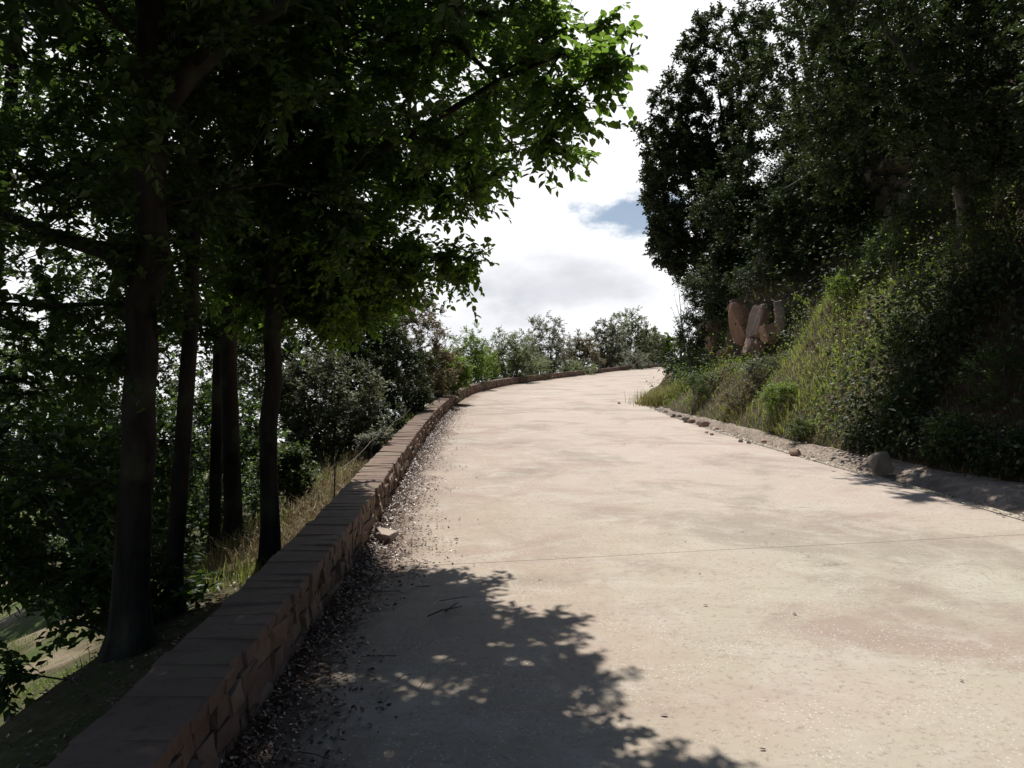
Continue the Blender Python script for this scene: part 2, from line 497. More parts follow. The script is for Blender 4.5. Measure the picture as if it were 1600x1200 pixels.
def slab(y0f, y1f, n):
    """one poured slab of the road between two joint lines given as functions of the fraction across"""
    g = Geo()
    ns = 22
    ss = np.linspace(0, 1, ns)
    tt = np.linspace(0, 1, n)
    S, T = np.meshgrid(ss, tt)
    Yc = y0f(S) + (y1f(S) - y0f(S)) * T
    X = XL(Yc) + (XR(Yc) - XL(Yc)) * S
    Z = zr(Yc) + fbm(X * .35, Yc * .35, 31, 2) * .012
    idx = np.arange(n * ns).reshape(n, ns)
    q = np.stack([idx[:-1, :-1], idx[:-1, 1:], idx[1:, 1:], idx[1:, :-1]], -1).reshape(-1, 4)
    top = np.stack([X, Yc, Z], -1).reshape(-1, 3)
    g.add(top, quads=q)
    # side skirts
    ring = np.concatenate([idx[0, :], idx[1:, -1], idx[-1, -2::-1], idx[-2:0:-1, 0]])
    k = len(ring)
    low = top[ring] - np.array((0, 0, .15))
    a = np.arange(k); b2 = (a + 1) % k
    g.add(np.concatenate([top[ring], low]), quads=np.stack([a, a + k, b2 + k, b2], -1))
    edge = np.concatenate([(X - XL(Yc)).ravel(), (top[ring][:, 0] - XL(top[ring][:, 1])), (top[ring][:, 0] - XL(top[ring][:, 1]))])
    return g, edge


road = empty('road')
road['kind'] = 'structure'
J0 = lambda s: 6.02 + 1.2 * s
for a, b_, n in ((lambda s: -12 + 0 * s, lambda s: J0(s) - .004, 60), (lambda s: J0(s) + .004, lambda s: 150 + 0 * s, 220)):
    g, e = slab(a, b_, n)
    o = g.build('slab', M['road'], road, True)
    at = o.data.attributes.new('edge', 'FLOAT', 'POINT'); at.data.foreach_set('value', e.astype(np.float32))
# ground below the joint, the kerb strip and the gutter
ysk = np.concatenate([np.arange(-12, 40, .3), np.arange(40, 150, 1.5)])


def strip(name, prof, mat, noise=0.0):
    """prof: list of (function of y giving x, height over road plane)"""
    X = np.stack([np.asarray(f(ysk), float) for f, h in prof], 1)
    Y = np.repeat(ysk[:, None], len(prof), 1)
    H = np.stack([np.broadcast_to(np.asarray(h(ysk) if callable(h) else h, float), ysk.shape) for f, h in prof], 1)
    Z = zr(Y) + H
    if noise: Z = Z + fbm(X * 3, Y * 1.5, 77, 3) * noise * np.clip((X - XR(Y) - KERB) * 4, 0, 1)
    return grid_mesh(name, X, Y, Z, mat, smooth=False)


gd = lambda y: -.04 - .21 * np.clip(GW(y) / 1.25, .25, 1)
kw = lambda y: XR(y) + .010 + .012 * (fbm(np.asarray(y) * 1.3, 3.3 * np.ones_like(y), 12, 3))
strip('kerb', [(kw, -.12), (kw, .008), (lambda y: XR(y) + KERB, .012), (lambda y: XR(y) + KERB + .015, -.02), (lambda y: XR(y) + KERB + .02, gd)], M['kerb'])
strip('gutter', [(lambda y: XR(y) + KERB + .015, lambda y: gd(y) + .0), (lambda y: XR(y) + KERB + .2 * GW(y), gd), (lambda y: XR(y) + KERB + .36 * GW(y), lambda y: gd(y) * .85),
                 (lambda y: XR(y) + KERB + .8 * GW(y), lambda y: .03 + gd(y) * .1), (lambda y: xf(y) + .12, .07)], M['gutter'], .06)


# ------------------------------------------------------------------ stone wall along the road
def box_piece(rs, sx, sy, sz, bev, jit):
    """a box with chamfered top edges and unevenly set corners (about 20 triangles), centred on its base"""
    v = []
    for z, s in ((0, 1), (sz - bev, 1), (sz, None)):
        for cx, cy in ((-1, -1), (1, -1), (1, 1), (-1, 1)):
            ix = sx / 2 - (bev if s is None else 0); iy = sy / 2 - (bev if s is None else 0)
            v.append((cx * ix + rs.normal(0, jit), cy * iy + rs.normal(0, jit), z + (rs.normal(0, jit) if z > 0 else 0)))
    q = []
    for l in (0, 4):
        for k in range(4):
            q.append((l + k, l + (k + 1) % 4, l + 4 + (k + 1) % 4, l + 4 + k))
    q += [(8, 9, 10, 11), (3, 2, 1, 0)]
    g = Geo(); g.add(v, quads=q)
    return g


WALL_H, COPE = .30, .065
wall = empty('stone_wall', (-1.4, 3, 0.1))
tag(wall, 'long low stone wall with brick coping along the left edge of the road', 'wall')
# centre line by arc length
yl = np.arange(-8, 132, .02)
cl = np.stack([XL(yl) - WT / 2, yl], 1)
arc = np.concatenate([[0], np.cumsum(np.linalg.norm(np.diff(cl, axis=0), axis=1))])


def on_wall(s):
    y = np.interp(s, arc, yl); x = XL(y) - WT / 2
    t = np.array((float(XL(y + .05) - XL(y - .05)), .1)); t /= np.linalg.norm(t)
    return float(x), float(y), t          # tangent; the road side normal is (t.y, -t.x)


yc = np.concatenate([np.arange(-8, 60, .5), np.arange(60, 132, 2)])
tX = (XL(yc + .05) - XL(yc - .05)) / .1
nrm = np.stack([np.ones_like(tX), -tX], 1); nrm /= np.linalg.norm(nrm, axis=1, keepdims=True)
cx = XL(yc) - WT / 2
prof = [(.115, -.25), (.115, WALL_H - .002), (-.135, WALL_H - .002), (-.135, -.6)]
Xc = np.stack([cx + nrm[:, 0] * p for p, h in prof], 1); Yc = np.stack([yc + nrm[:, 1] * p for p, h in prof], 1)
Zc = np.stack([zr(yc) + h for p, h in prof], 1)
grid_mesh('mortar_core', Xc, Yc, Zc, M['mortar'], smooth=False, parent=wall, flip=True)
# (the grid helper already places it relative to the wall)
rs = np.random.default_rng(11)
cope_meshes = [box_piece(rs, .318, 1.0, COPE, .007, .0045) for k in range(10)]
cope_data = [g.mesh('coping_brick', M['brick']) for g in cope_meshes]
stone_data = []
stone_geos = []
for k in range(14):
    g = box_piece(rs, 1, 1, 1, .12, .075)
    stone_geos.append(g); stone_data.append(g.mesh('stone', M['stone']))


def place(data, name, parent, mat4):
    o = bpy.data.objects.new(name, data); COL.objects.link(o)
    o.parent = parent
    o.matrix_local = Matrix.Translation(-parent.location) @ mat4
    return o


def bake(dst, g, mat4, tint):
    v = np.concatenate(g.v); m = np.array(mat4)
    dst.add(v @ m[:3, :3].T + m[:3, 3], quads=np.concatenate(g.q), tint=tint)


def frame(x, y, z, t, roll=0, yaw=0):
    # local y along the wall, local x towards the road
    ty = Vector((t[0], t[1], SLOPE * t[1])).normalized()
    tx = Vector((t[1], -t[0], 0)).normalized()
    tz = tx.cross(ty)
    m = Matrix((tx, ty, tz)).transposed().to_4x4()
    m.translation = (x, y, z)
    return m @ Euler((0, roll, yaw)).to_matrix().to_4x4()


cope_rest = Geo(); s = arc[np.searchsorted(yl, -6)]; n_cope = 0
while s < arc[-1] - 1:
    far_ = np.interp(s, arc, yl)
    ln = rs.uniform(.115, .175) * (1 if far_ < 60 else 2.5)
    x, y, t = on_wall(s + ln / 2)
    m = frame(x + rs.normal(0, .005) + .006, y, float(zr(y)) + WALL_H + rs.normal(0, .002), t, rs.normal(0, .006), rs.normal(0, .010))
    m = m @ Matrix.Diagonal((1, ln - .004, 1, 1))
    k = rs.integers(0, 10)
    if y > 2.2 and n_cope < 300:
        place(cope_data[k], 'coping_brick', wall, m); n_cope += 1
    else:
        bake(cope_rest, cope_meshes[k], m, rs.random())
    s += ln
o = cope_rest.build('coping', M['brick'], wall); o['kind'] = 'stuff'

stone_rest = Geo(); n_st = 0
cand = []
for course in range(3):
    z0 = -.03 + course * .112
    s = arc[np.searchsorted(yl, -6)] + rs.uniform(0, .1)
    while s < arc[-1] - 1:
        far_ = np.interp(s, arc, yl)
        ln = rs.uniform(.09, .26) * (1 if far_ < 40 else 2.0)
        x, y, t = on_wall(s + ln / 2)
        m = frame(x, y, float(zr(y)) + z0 + .05, t)
        # the piece's own z points out of the face
        m = m @ Matrix.Translation((.095, 0, rs.normal(0, .006))) @ Matrix.Rotation(R(90), 4, 'Y') @ Euler((rs.normal(0, .09), rs.normal(0, .09), rs.normal(0, .1))).to_matrix().to_4x4()
        m = m @ Matrix.Diagonal((rs.uniform(.085, .112), ln - .012, rs.uniform(.045, .085), 1))
        cand.append((y, rs.integers(0, 14), m, rs.random()))
        s += ln
vis = sorted((c for c in cand if c[0] > 2.6), key=lambda c: c[0])
for c in vis[:300]: place(stone_data[c[1]], 'stone', wall, c[2])
for c in vis[300:] + [c for c in cand if c[0] <= 2.6]: bake(stone_rest, stone_geos[c[1]], c[2], c[3])
o = stone_rest.build('stonework', M['stone'], wall); o['kind'] = 'stuff'


# ------------------------------------------------------------------ plant building
def tube(g, pts, rad, sides=6, tint=.5):
    pts = np.asarray(pts, float); rad = np.asarray(rad, float); n = len(pts)
    d = np.gradient(pts, axis=0); d = unit(d)
    ref = np.where(np.abs(d[:, 2:3]) < .9, np.array((0, 0, 1.)), np.array((1., 0, 0)))
    a = unit(np.cross(d, ref)); b = np.cross(d, a)
    th = np.arange(sides) / sides * 2 * np.pi
    v = pts[:, None] + rad[:, None, None] * (np.cos(th)[None, :, None] * a[:, None] + np.sin(th)[None, :, None] * b[:, None])
    i = np.arange(n - 1)[:, None] * sides; k = np.arange(sides)[None]; k2 = (k + 1) % sides
    q = np.stack([i + k, i + k2, i + sides + k2, i + sides + k], -1).reshape(-1, 4)
    g.add(v.reshape(-1, 3), quads=q, tint=tint)


def leaves(g, Pt, D, Nn, L, W, tint, kind='simple'):
    """one folded leaf per point: Pt base, D along the leaf, Nn its face normal"""
    n = len(Pt)
    D = unit(D); S = unit(np.cross(D, Nn)); Nn = np.cross(S, D)
    L = np.broadcast_to(np.asarray(L, float), (n,))[:, None]; W = np.broadcast_to(np.asarray(W, float), (n,))[:, None]
    if kind == 'simple':
        pr = [(0, 0, 0), (.42, .5, .12), (1, 0, 0), (.42, -.5, .12)]
        v = np.stack([Pt + D * L * a + S * W * b + Nn * W * c for a, b, c in pr], 1)
        base = np.arange(n)[:, None] * 4
        g.add(v.reshape(-1, 3), tris=np.concatenate([base + np.array([0, 1, 2]), base + np.array([0, 2, 3])]), tint=np.repeat(tint, 4))
    else:
        pr = [(0, 0, 0), (.28, .46, .16), (.66, .38, .12), (1, 0, -.12), (.66, -.38, .12), (.28, -.46, .16)]
        v = np.stack([Pt + D * L * a + S * W * b + Nn * W * c for a, b, c in pr], 1)
        base = np.arange(n)[:, None] * 6
        g.add(v.reshape(-1, 3), quads=np.concatenate([base + np.array([0, 1, 2, 3]), base + np.array([0, 3, 4, 5])]), tint=np.repeat(tint, 6))


def skeleton(trunks, targets, rs, step=.4, up=.18, wob=.06):
    """grow branches from the trunk polylines to every target; returns nodes, parents, fixed radii and the tip node of every target"""
    pos, par, fix = [], [], []
    for tr in trunks:
        prev = -1
        for p in tr:
            pos.append(np.array(p[:3], float)); par.append(prev); fix.append(p[3]); prev = len(pos) - 1
    allp = np.concatenate([np.array(t)[:, :3] for t in trunks])
    d0 = np.min(np.linalg.norm(targets[:, None] - allp[None], axis=2), axis=1)
    tips = np.zeros(len(targets), int)
    buf = np.zeros((len(pos) + len(targets) * 14 + 100, 3)); buf[:len(pos)] = pos; n = len(pos)
    for i in np.argsort(d0):
        T = targets[i]
        dv = T - buf[:n]; dist = np.linalg.norm(dv, axis=1) + 1e-6
        cost = dist * (1 + .9 * np.maximum(0, -dv[:, 2] / dist)) + 0.04 * np.arange(n) / n
        j = int(np.argmin(cost)); A = buf[j]; dl = dist[j]
        m = max(1, min(12, int(dl / step)))
        mid = (A + T) / 2 + np.array((0, 0, up * dl)) + rs.normal(0, wob * dl, 3)
        prev = j
        for k in range(1, m + 1):
            f = k / m
            p = (1 - f)**2 * A + 2 * f * (1 - f) * mid + f * f * T + (rs.normal(0, wob * .25 * dl / m, 3) if k < m else 0)
            if n >= len(buf): buf = np.concatenate([buf, np.zeros((500, 3))])
            buf[n] = p; par.append(prev); fix.append(0.0); prev = n; n += 1
        tips[i] = prev
    return buf[:n].copy(), np.array(par), np.array(fix), tips


def branch_tubes(g, pos, par, fix, tips, r_tip=.004, power=.46, sides=5, rmin=0.0):
    n = len(pos)
    cnt = np.zeros(n)
    for t in tips: cnt[t] += 1
    for i in range(n - 1, -1, -1):
        if par[i] >= 0: cnt[par[i]] += cnt[i]
    rad = r_tip * np.maximum(cnt, 1) ** power
    rad = np.where(fix > 0, fix, rad)
    for i in range(n):                              # never thicker than what it grows from
        if par[i] >= 0 and fix[i] == 0: rad[i] = min(rad[i], rad[par[i]] * .8)
    kids = [[] for _ in range(n)]
    for i in range(n):
        if par[i] >= 0: kids[par[i]].append(i)
    done = np.zeros(n, bool)
    for i in range(n):
        if par[i] >= 0 and not done[i] and fix[i] == 0:
            ch = [par[i], i]; done[i] = True; c = i
            while kids[c]:
                nx = max((k for k in kids[c] if not done[k]), key=lambda k: cnt[k], default=None)
                if nx is None: break
                ch.append(nx); done[nx] = True; c = nx
            rr = rad[ch].copy(); rr[0] = min(rr[0], rr[1] * 1.25)
            if rr.max() >= rmin: tube(g, pos[ch], rr, sides)
    return rad


def spray(pos, par, tips, rs, k, m, size, droop=.25, spread=.9):
    """twigs and leaf frames around every tip"""
    T = pos[tips]; A = pos[par[tips]]
    out = unit(T - A + 1e-6)
    n = len(T)
    tw = unit(out[:, None] * .8 + rs.normal(0, spread * .62, (n, k, 3)) + np.array((0, 0, .05)))
    ln = size * rs.uniform(.55, 1.1, (n, k, 1))
    st = T[:, None] - out[:, None] * size * rs.uniform(0, .5, (n, k, 1))
    f = (np.arange(m) + rs.uniform(.3, 1, (n, k, m))) / m
    base = st[:, :, None] + tw[:, :, None] * (ln[:, :, None] * f[..., None]) - np.array((0, 0, 1.0)) * (droop * .6 * (ln * f)[..., None] * f[..., None])
    side = unit(np.cross(tw, np.array((0, 0, 1.))))[:, :, None] * np.where(np.arange(m) % 2, 1, -1)[None, None, :, None]
    D = unit(tw[:, :, None] * .55 + side * .75 + np.array((0, 0, -droop)) + rs.normal(0, .38, (n, k, m, 3)))
    N_ = unit(np.array((0, 0, 1.)) + rs.normal(0, .5, (n, k, m, 3)))
    ends = st + tw * ln - np.array((0, 0, 1.0)) * droop * .6 * ln
    return base.reshape(-1, 3), D.reshape(-1, 3), N_.reshape(-1, 3), st.reshape(-1, 3), ends.reshape(-1, 3)


def twig_tubes(g, st, en, r=.003):
    d = unit(en - st); ref = np.where(np.abs(d[:, 2:3]) < .9, np.array((0, 0, 1.)), np.array((1., 0, 0)))
    a = unit(np.cross(d, ref)); b = np.cross(d, a)
    n = len(st)
    v = []
    for p, rr in ((st, r), (en, r * .35)):
        for th in (0, 2.094, 4.189): v.append(p + rr * (math.cos(th) * a + math.sin(th) * b))
    v = np.stack(v, 1)
    base = np.arange(n)[:, None] * 6
    q = np.concatenate([base + np.array(x) for x in ([0, 1, 4, 3], [1, 2, 5, 4], [2, 0, 3, 5])])
    g.add(v.reshape(-1, 3), quads=q)


def in_poly(px, py, poly):
    poly = np.array(poly, float); inside = np.zeros(len(px), bool)
    x1, y1 = poly[-1]
    for x2, y2 in poly:
        c = ((y2 > py) != (y1 > py)) & (px < (x1 - x2) * (py - y2) / (y1 - y2 + 1e-12) + x2)
        inside ^= c; x1, y1 = x2, y2
    return inside


def blob_points(n, centre, rad, rs, hollow=.35, keep=None, mind=0):
    """points in an ellipsoid, more of them towards its outside; keep filters them"""
    out = []
    tries = 0
    while len(out) < n and tries < 60:
        d = unit(rs.normal(0, 1, (n * 3, 3))); r = (hollow + (1 - hollow) * rs.random((n * 3, 1))) ** .7
        p = np.array(centre) + d * r * np.array(rad)
        if keep is not None: p = p[keep(p)]
        if mind:
            for q in p:
                if len(out) >= n: break
                if not out or np.min(np.linalg.norm(np.array(out) - q, axis=1)) > mind: out.append(q)
        else: out += list(p)
        tries += 1
    return np.array(out[:n])


def plant(name, label, cat, base, trunks, targets, seed, mats, leaf, per=(6, 9), size=.35, group=None, lw=.55, droop=.25, r_tip=.004, power=.46, step=.4, up=.18,
          names=('trunk', 'crown'), twigs=True, lkind='simple', sides=5, spread=.9, rmin=0.0, hero=None, tmat=None, tvar=.5):
    rs = np.random.default_rng(seed)
    if tmat is not None: sides = 3
    root = empty(name, base); tag(root, label, cat, group)
    pos, par, fix, tips = skeleton(trunks, targets, rs, step, up)
    gt = Geo()
    for tr in trunks:
        tr = np.array(tr); tube(gt, tr[:, :3], tr[:, 3], 12 if tmat is None else 7)
    branch_tubes(gt, pos, par, fix, tips, r_tip, power, sides, rmin)
    B, D, N_, st, en = spray(pos, par, tips, rs, per[0], per[1], size, droop, spread)
    if twigs and tmat is None: twig_tubes(gt, st, en, r_tip * .8)
    gt.build(names[0], tmat or M['bark'], root, True)
    n = len(B)
    L = leaf * rs.uniform(.65, 1.2, n); tint = np.clip(rs.beta(2, 2, n) * (1 - tvar) + tvar * np.repeat(rs.random(n // (per[0] * per[1])), per[0] * per[1])[:n], 0, 1)
    sel = np.ones(n, bool)
    if hero is not None:
        pick = hero(B)
        sel[pick] = False
        lv = []
        for k in range(12):
            gl = Geo(); fold = .10 + .02 * (k % 4); curl = -.06 - .05 * (k % 3); w = lw * (1 + .04 * (k % 5))
            v = [(0, 0, 0), (0, .35, .0), (0, .7, curl * .3), (0, 1, curl)]
            v += [(-w * .44, .16, fold * .7), (-w * .52, .42, fold), (-w * .33, .75, fold * .6)]
            v += [(w * .44, .16, fold * .7), (w * .52, .42, fold), (w * .33, .75, fold * .6), (0, -.18, .02), (.012, -.18, .02)]
            gl.add(v, tris=[(0, 4, 1), (4, 5, 1), (2, 6, 3), (0, 1, 7), (7, 1, 8), (2, 3, 9), (0, 10, 11)], quads=[(1, 5, 6, 2), (8, 1, 2, 9)], tint=.15 + .07 * k)
            lv.append(gl.mesh('leaf', M[mats]))
        for q, i in enumerate(pick):
            d = Vector(D[i]); nn = Vector(N_[i]); s_ = d.cross(nn).normalized(); nn = s_.cross(d)
            m = Matrix((s_, d, nn)).transposed().to_4x4() @ Matrix.Diagonal((L[i], L[i], L[i], 1)); m.translation = B[i]
            place(lv[q % 12], 'leaf', root, m)
    g = Geo()
    leaves(g, B[sel], D[sel], N_[sel], L[sel], L[sel] * lw, tint[sel], lkind)
    o = g.build(names[1], M[mats], root); 
    if hero is not None: o['kind'] = 'stuff'
    return root


def proj(p):
    d = np.maximum(p[:, 1], .3)
    return 800 + F * p[:, 0] / d, 600 - F * (p[:, 2] - EYE) / d


# ------------------------------------------------------------------ trees on the left, beyond the wall
LEFT_CROWN = [(-2500, -4000), (1150, -4000), (960, -700), (870, -180), (862, -20), (880, 30), (935, 45), (975, 75), (950, 120), (905, 165), (885, 205), (840, 245), (800, 262), (755, 300), (700, 318), (640, 335),
              (640, 385), (705, 388), (750, 400), (730, 440), (680, 450), (640, 470), (560, 505), (480, 515), (420, 540), (330, 600), (260, 640), (150, 760), (60, 800), (-400, 900), (-2500, 900)]


LEFT_SHADE = [(-9000, 900), (428, 900), (500, 815), (540, 835), (560, 895), (590, 905), (640, 895), (720, 898), (790, 910), (840, 925), (880, 950), (925, 985), (930, 1015), (950, 1040), (1020, 1062), (1025, 1085), (960, 1090), (910, 1075), (895, 1100), (880, 1150), (880, 1200), (960, 1400), (1000, 9000), (-9000, 9000)]


def shade_on_road(p):
    # where the sun throws the shade of p on the plane of the road
    k = (p[:, 2] - zr(p[:, 1])) / (SUN_DIR.z - SLOPE * SUN_DIR.y)
    return p - np.array(SUN_DIR) * k[:, None]


def keep_left(p):
    x, y = proj(p)
    q = shade_on_road(p)
    sx, sy = 800 + F * q[:, 0] / np.maximum(q[:, 1], .5), 600 - F * (q[:, 2] - EYE) / np.maximum(q[:, 1], .5)
    free = (q[:, 0] < -2.6) | ((q[:, 1] < 2.5) & (q[:, 0] < -.1))
    return in_poly(x, y, LEFT_CROWN) & ((p[:, 1] > 3.9) | (((y < -330) | (x < -300)) & (p[:, 1] > -3))) & (free | in_poly(sx, sy, LEFT_SHADE))


def gz(x, y): return float(ground_z(x, y))


def trunk_line(base, pts):
    # root flare, then the trunk with slight bends
    r0 = pts[1][3] if len(pts) > 1 else pts[0][3]
    x, y, z = base
    flare = [(x, y, z - .25, r0 * 2.3), (x, y, z + .02, r0 * 1.75), (x, y, z + .14, r0 * 1.32), (x + .004, y, z + .38, r0 * 1.12)]
    a = np.array([p for p in pts if p[2] > z + .45])
    out = []
    for k in range(len(a) - 1):
        for f in (0, .33, .67):
            q = a[k] * (1 - f) + a[k + 1] * f
            if f: q[:2] += rs.normal(0, .014, 2); q[3] *= rs.uniform(.96, 1.07)
            out.append(tuple(q))
    return flare + out + [tuple(a[-1])]


rs = np.random.default_rng(3)
# the nearest big tree, forking at head height of the crown
bA = np.array((-2.40, 5.05, gz(-2.40, 5.05)))
tA = trunk_line(bA, [(-2.40, 5.05, bA[2] + .05, .12), (-2.37, 5.05, .9, .100), (-2.32, 5.05, 1.8, .094), (-2.28, 5.06, 2.7, .09), (-2.26, 5.06, 3.35, .098), (-2.38, 5.2, 4.3, .085), (-2.55, 5.4, 5.6, .06), (-2.6, 5.6, 7.2, .035)])
fA = [(-2.26, 5.06, 3.3, .09), (-2.02, 5.1, 3.6, .072), (-1.7, 5.2, 3.95, .06), (-1.2, 5.45, 4.35, .05), (-.55, 5.8, 4.75, .035), (.1, 6.1, 5.1, .02)]
fA2 = [(-2.28, 5.06, 2.2, .075), (-2.6, 5.15, 2.45, .055), (-3.1, 5.4, 2.6, .045), (-3.9, 5.8, 2.95, .03), (-4.7, 6.2, 3.3, .018)]
TA = np.concatenate([np.array([P(15, 880, 5.8), P(60, 890, 5.7), P(140, 900, 5.6), P(85, 930, 5.8), P(115, 968, 5.4), P(170, 880, 5.5), P(5, 1075, 4.7), P(20, 1050, 4.8), P(60, 870, 6.0), P(110, 880, 6.0)]), blob_points(230, (-2.2, 5.4, 5.3), (2.9, 1.9, 3.2), rs, keep=keep_left), blob_points(110, (-3.9, 5.9, 3.4), (2.2, 1.6, 2.0), rs, keep=keep_left),
                     blob_points(60, (-3.6, 5.2, 2.0), (1.6, 1.0, 1.3), rs, keep=keep_left)])
plant('broadleaf_tree', 'big broadleaf tree with the thickest dark trunk, forked high above the shaded wall', 'tree', bA, [tA, fA, fA2], TA, 21, 'leaf_near', .075, (10, 14), .42, 'broadleaf trees beyond the wall', lw=.62)

# the tree standing just behind the wall, whose bough reaches over the road
bB = np.array((-1.99, 6.6, gz(-1.99, 6.6)))
tB = trunk_line(bB, [(-1.99, 6.6, bB[2] + .05, .082), (-2.0, 6.6, .9, .072), (-1.98, 6.62, 2.0, .07), (-1.93, 6.65, 3.2, .075), (-1.8, 6.7, 4.3, .06), (-1.6, 6.8, 5.6, .045), (-1.5, 6.9, 7.0, .025)])
fB = [(-1.95, 6.63, 2.9, .05), (-1.5, 6.5, 3.25, .042), (-.8, 6.3, 3.55, .03), (-.1, 5.7, 3.75, .02), (.3, 5.0, 3.65, .01)]
fB2 = [(-1.9, 6.66, 3.7, .05), (-1.3, 6.5, 4.2, .04), (-.5, 6.3, 4.6, .028), (.3, 6.1, 4.75, .014)]
bough = [P(945, 100, 4.75), P(925, 120, 4.75), P(890, 150, 4.85), P(860, 185, 5.0), P(905, 190, 4.8), P(850, 225, 5.2), P(935, 40, 5.6), P(945, 88, 4.75), P(900, 80, 5.1), P(870, 50, 5.3), P(845, 130, 5.1), P(810, 235, 5.6),
         P(740, 405, 6.8), P(725, 430, 6.8), P(700, 400, 6.9), P(735, 300, 6.4), P(770, 275, 6.0), P(690, 300, 6.7), P(660, 430, 7.0), P(820, 90, 5.3), P(830, 20, 5.4), P(880, 230, 5.2)]
TB = np.concatenate([np.array(bough), blob_points(310, (-.9, 6.6, 4.9), (1.9, 1.5, 2.7), rs, keep=keep_left), blob_points(90, (-1.4, 7.0, 3.0), (1.3, 1.0, 1.0), rs, keep=keep_left), blob_points(90, (-1.65, 7.4, 2.5), (1.1, .9, .6), rs, keep=keep_left)])


def hero_pick(B):
    x, y = proj(B)
    ok = np.where((x > 690) & (x < 1020) & (y > -10) & (y < 470))[0]
    sc = x[ok] - .25 * np.abs(y[ok] - 110)
    return ok[np.argsort(-sc)[:300]]


plant('broadleaf_tree', 'broadleaf tree right behind the wall, its leafy bough reaching over the road', 'tree', bB, [tB, fB, fB2], TB, 22, 'leaf_bough', .070, (10, 14), .33, 'broadleaf trees beyond the wall', lw=.62, lkind='full', hero=hero_pick)

others = [
    ('slim dark trunk standing close behind the thickest trunk, crown merged with it', (-2.42, 5.75), .054, [(-2.3, 2.0), (-2.35, 4.0), (-2.7, 6.5)], (-2.7, 6.2, 5.2), (1.8, 1.4, 2.6), 110, 23),
    ('straight broadleaf tree between the thickest trunk and the trunk behind the wall', (-2.85, 8.2), .082, [(-2.9, 2.0), (-2.8, 4.0), (-2.6, 7)], (-2.3, 8.8, 4.4), (2.5, 1.8, 2.8), 250, 24),
    ('thin leaning tree in the shade farther down the slope', (-3.45, 9.3), .06, [(-3.4, 2.0), (-3.2, 4.0), (-3.0, 6)], (-3.4, 9.5, 4.6), (2.4, 1.8, 2.8), 130, 25),
    ('spreading tree on the slope over the sunny meadow', (-6.2, 9.2), .11, [(-6.1, 1.5), (-5.9, 3.5), (-5.7, 6)], (-5.9, 9.0, 3.6), (2.3, 2.2, 3.4), 170, 26),
]
others.append(('near tree out of view at the left, crown enlarged to block sky light', (-2.7, .9), .10, [(-2.6, 2.0), (-2.5, 4.0), (-2.4, 6.5)], (-2.4, .6, 5.0), (3.1, 4.6, 2.5), 520, 27))  # stands out of view; crown enlarged overhead to hold off sky light
for lab, (x, y), r, tp, c, rad, n, sd in others:
    z = gz(x, y)
    line = trunk_line((x, y, z), [(x, y, z + .05, r * 1.2)] + [(tx, y + .05 * k, tz, r * (1 - .22 * k)) for k, (tx, tz) in enumerate(tp)])
    T = blob_points(n, c, rad, rs, keep=keep_left)
    plant('broadleaf_tree', lab, 'tree', (x, y, z), [line], T, sd, 'leaf_near', .145 if sd == 27 else .088, (6, 10) if sd == 27 else (9, 13), .45, 'broadleaf trees beyond the wall', lw=.6, twigs=False)


def shrub(name, label, cat, x, y, z, c, rad, n, seed, mat, leaf, per, size, group=None, stems=4, r=.03, hollow=.45, root=None, tmat=None, lw=.5, droop=.1, keep=None, names=('stem', 'foliage'), tvar=.5, r_tip=.0035, spread=.9):
    rs = np.random.default_rng(seed)
    tr = []
    if root: x, y = root; z = gz(x, y)
    for k in range(stems):
        a = rs.uniform(0, 6.28); q = rs.uniform(.25, .6)
        top = np.array(c) + np.array((math.cos(a) * rad[0] * q, math.sin(a) * rad[1] * q, rs.uniform(-.1, .35) * rad[2]))
        b = np.array((x + math.cos(a) * .08 * rad[0], y + math.sin(a) * .08 * rad[1], z - .1))
        tr.append([(*(b * (1 - f) + top * f + np.array((0, 0, .12 * rad[2] * math.sin(f * 3.14)))), r * (1 - .7 * f)) for f in np.linspace(0, 1, 5)])
    T = blob_points(n, c, rad, rs, hollow, keep)
    ok = T[:, 2] > z
    if ok.sum() > 3: T = T[ok]
    return plant(name, label, cat, (x, y, z), tr, T, seed + 500, mat, leaf, per, size, group, lw=lw, names=names, droop=droop, r_tip=r_tip, tmat=tmat or M['bark_grey'], step=max(.3, size * .8), tvar=tvar, spread=spread)


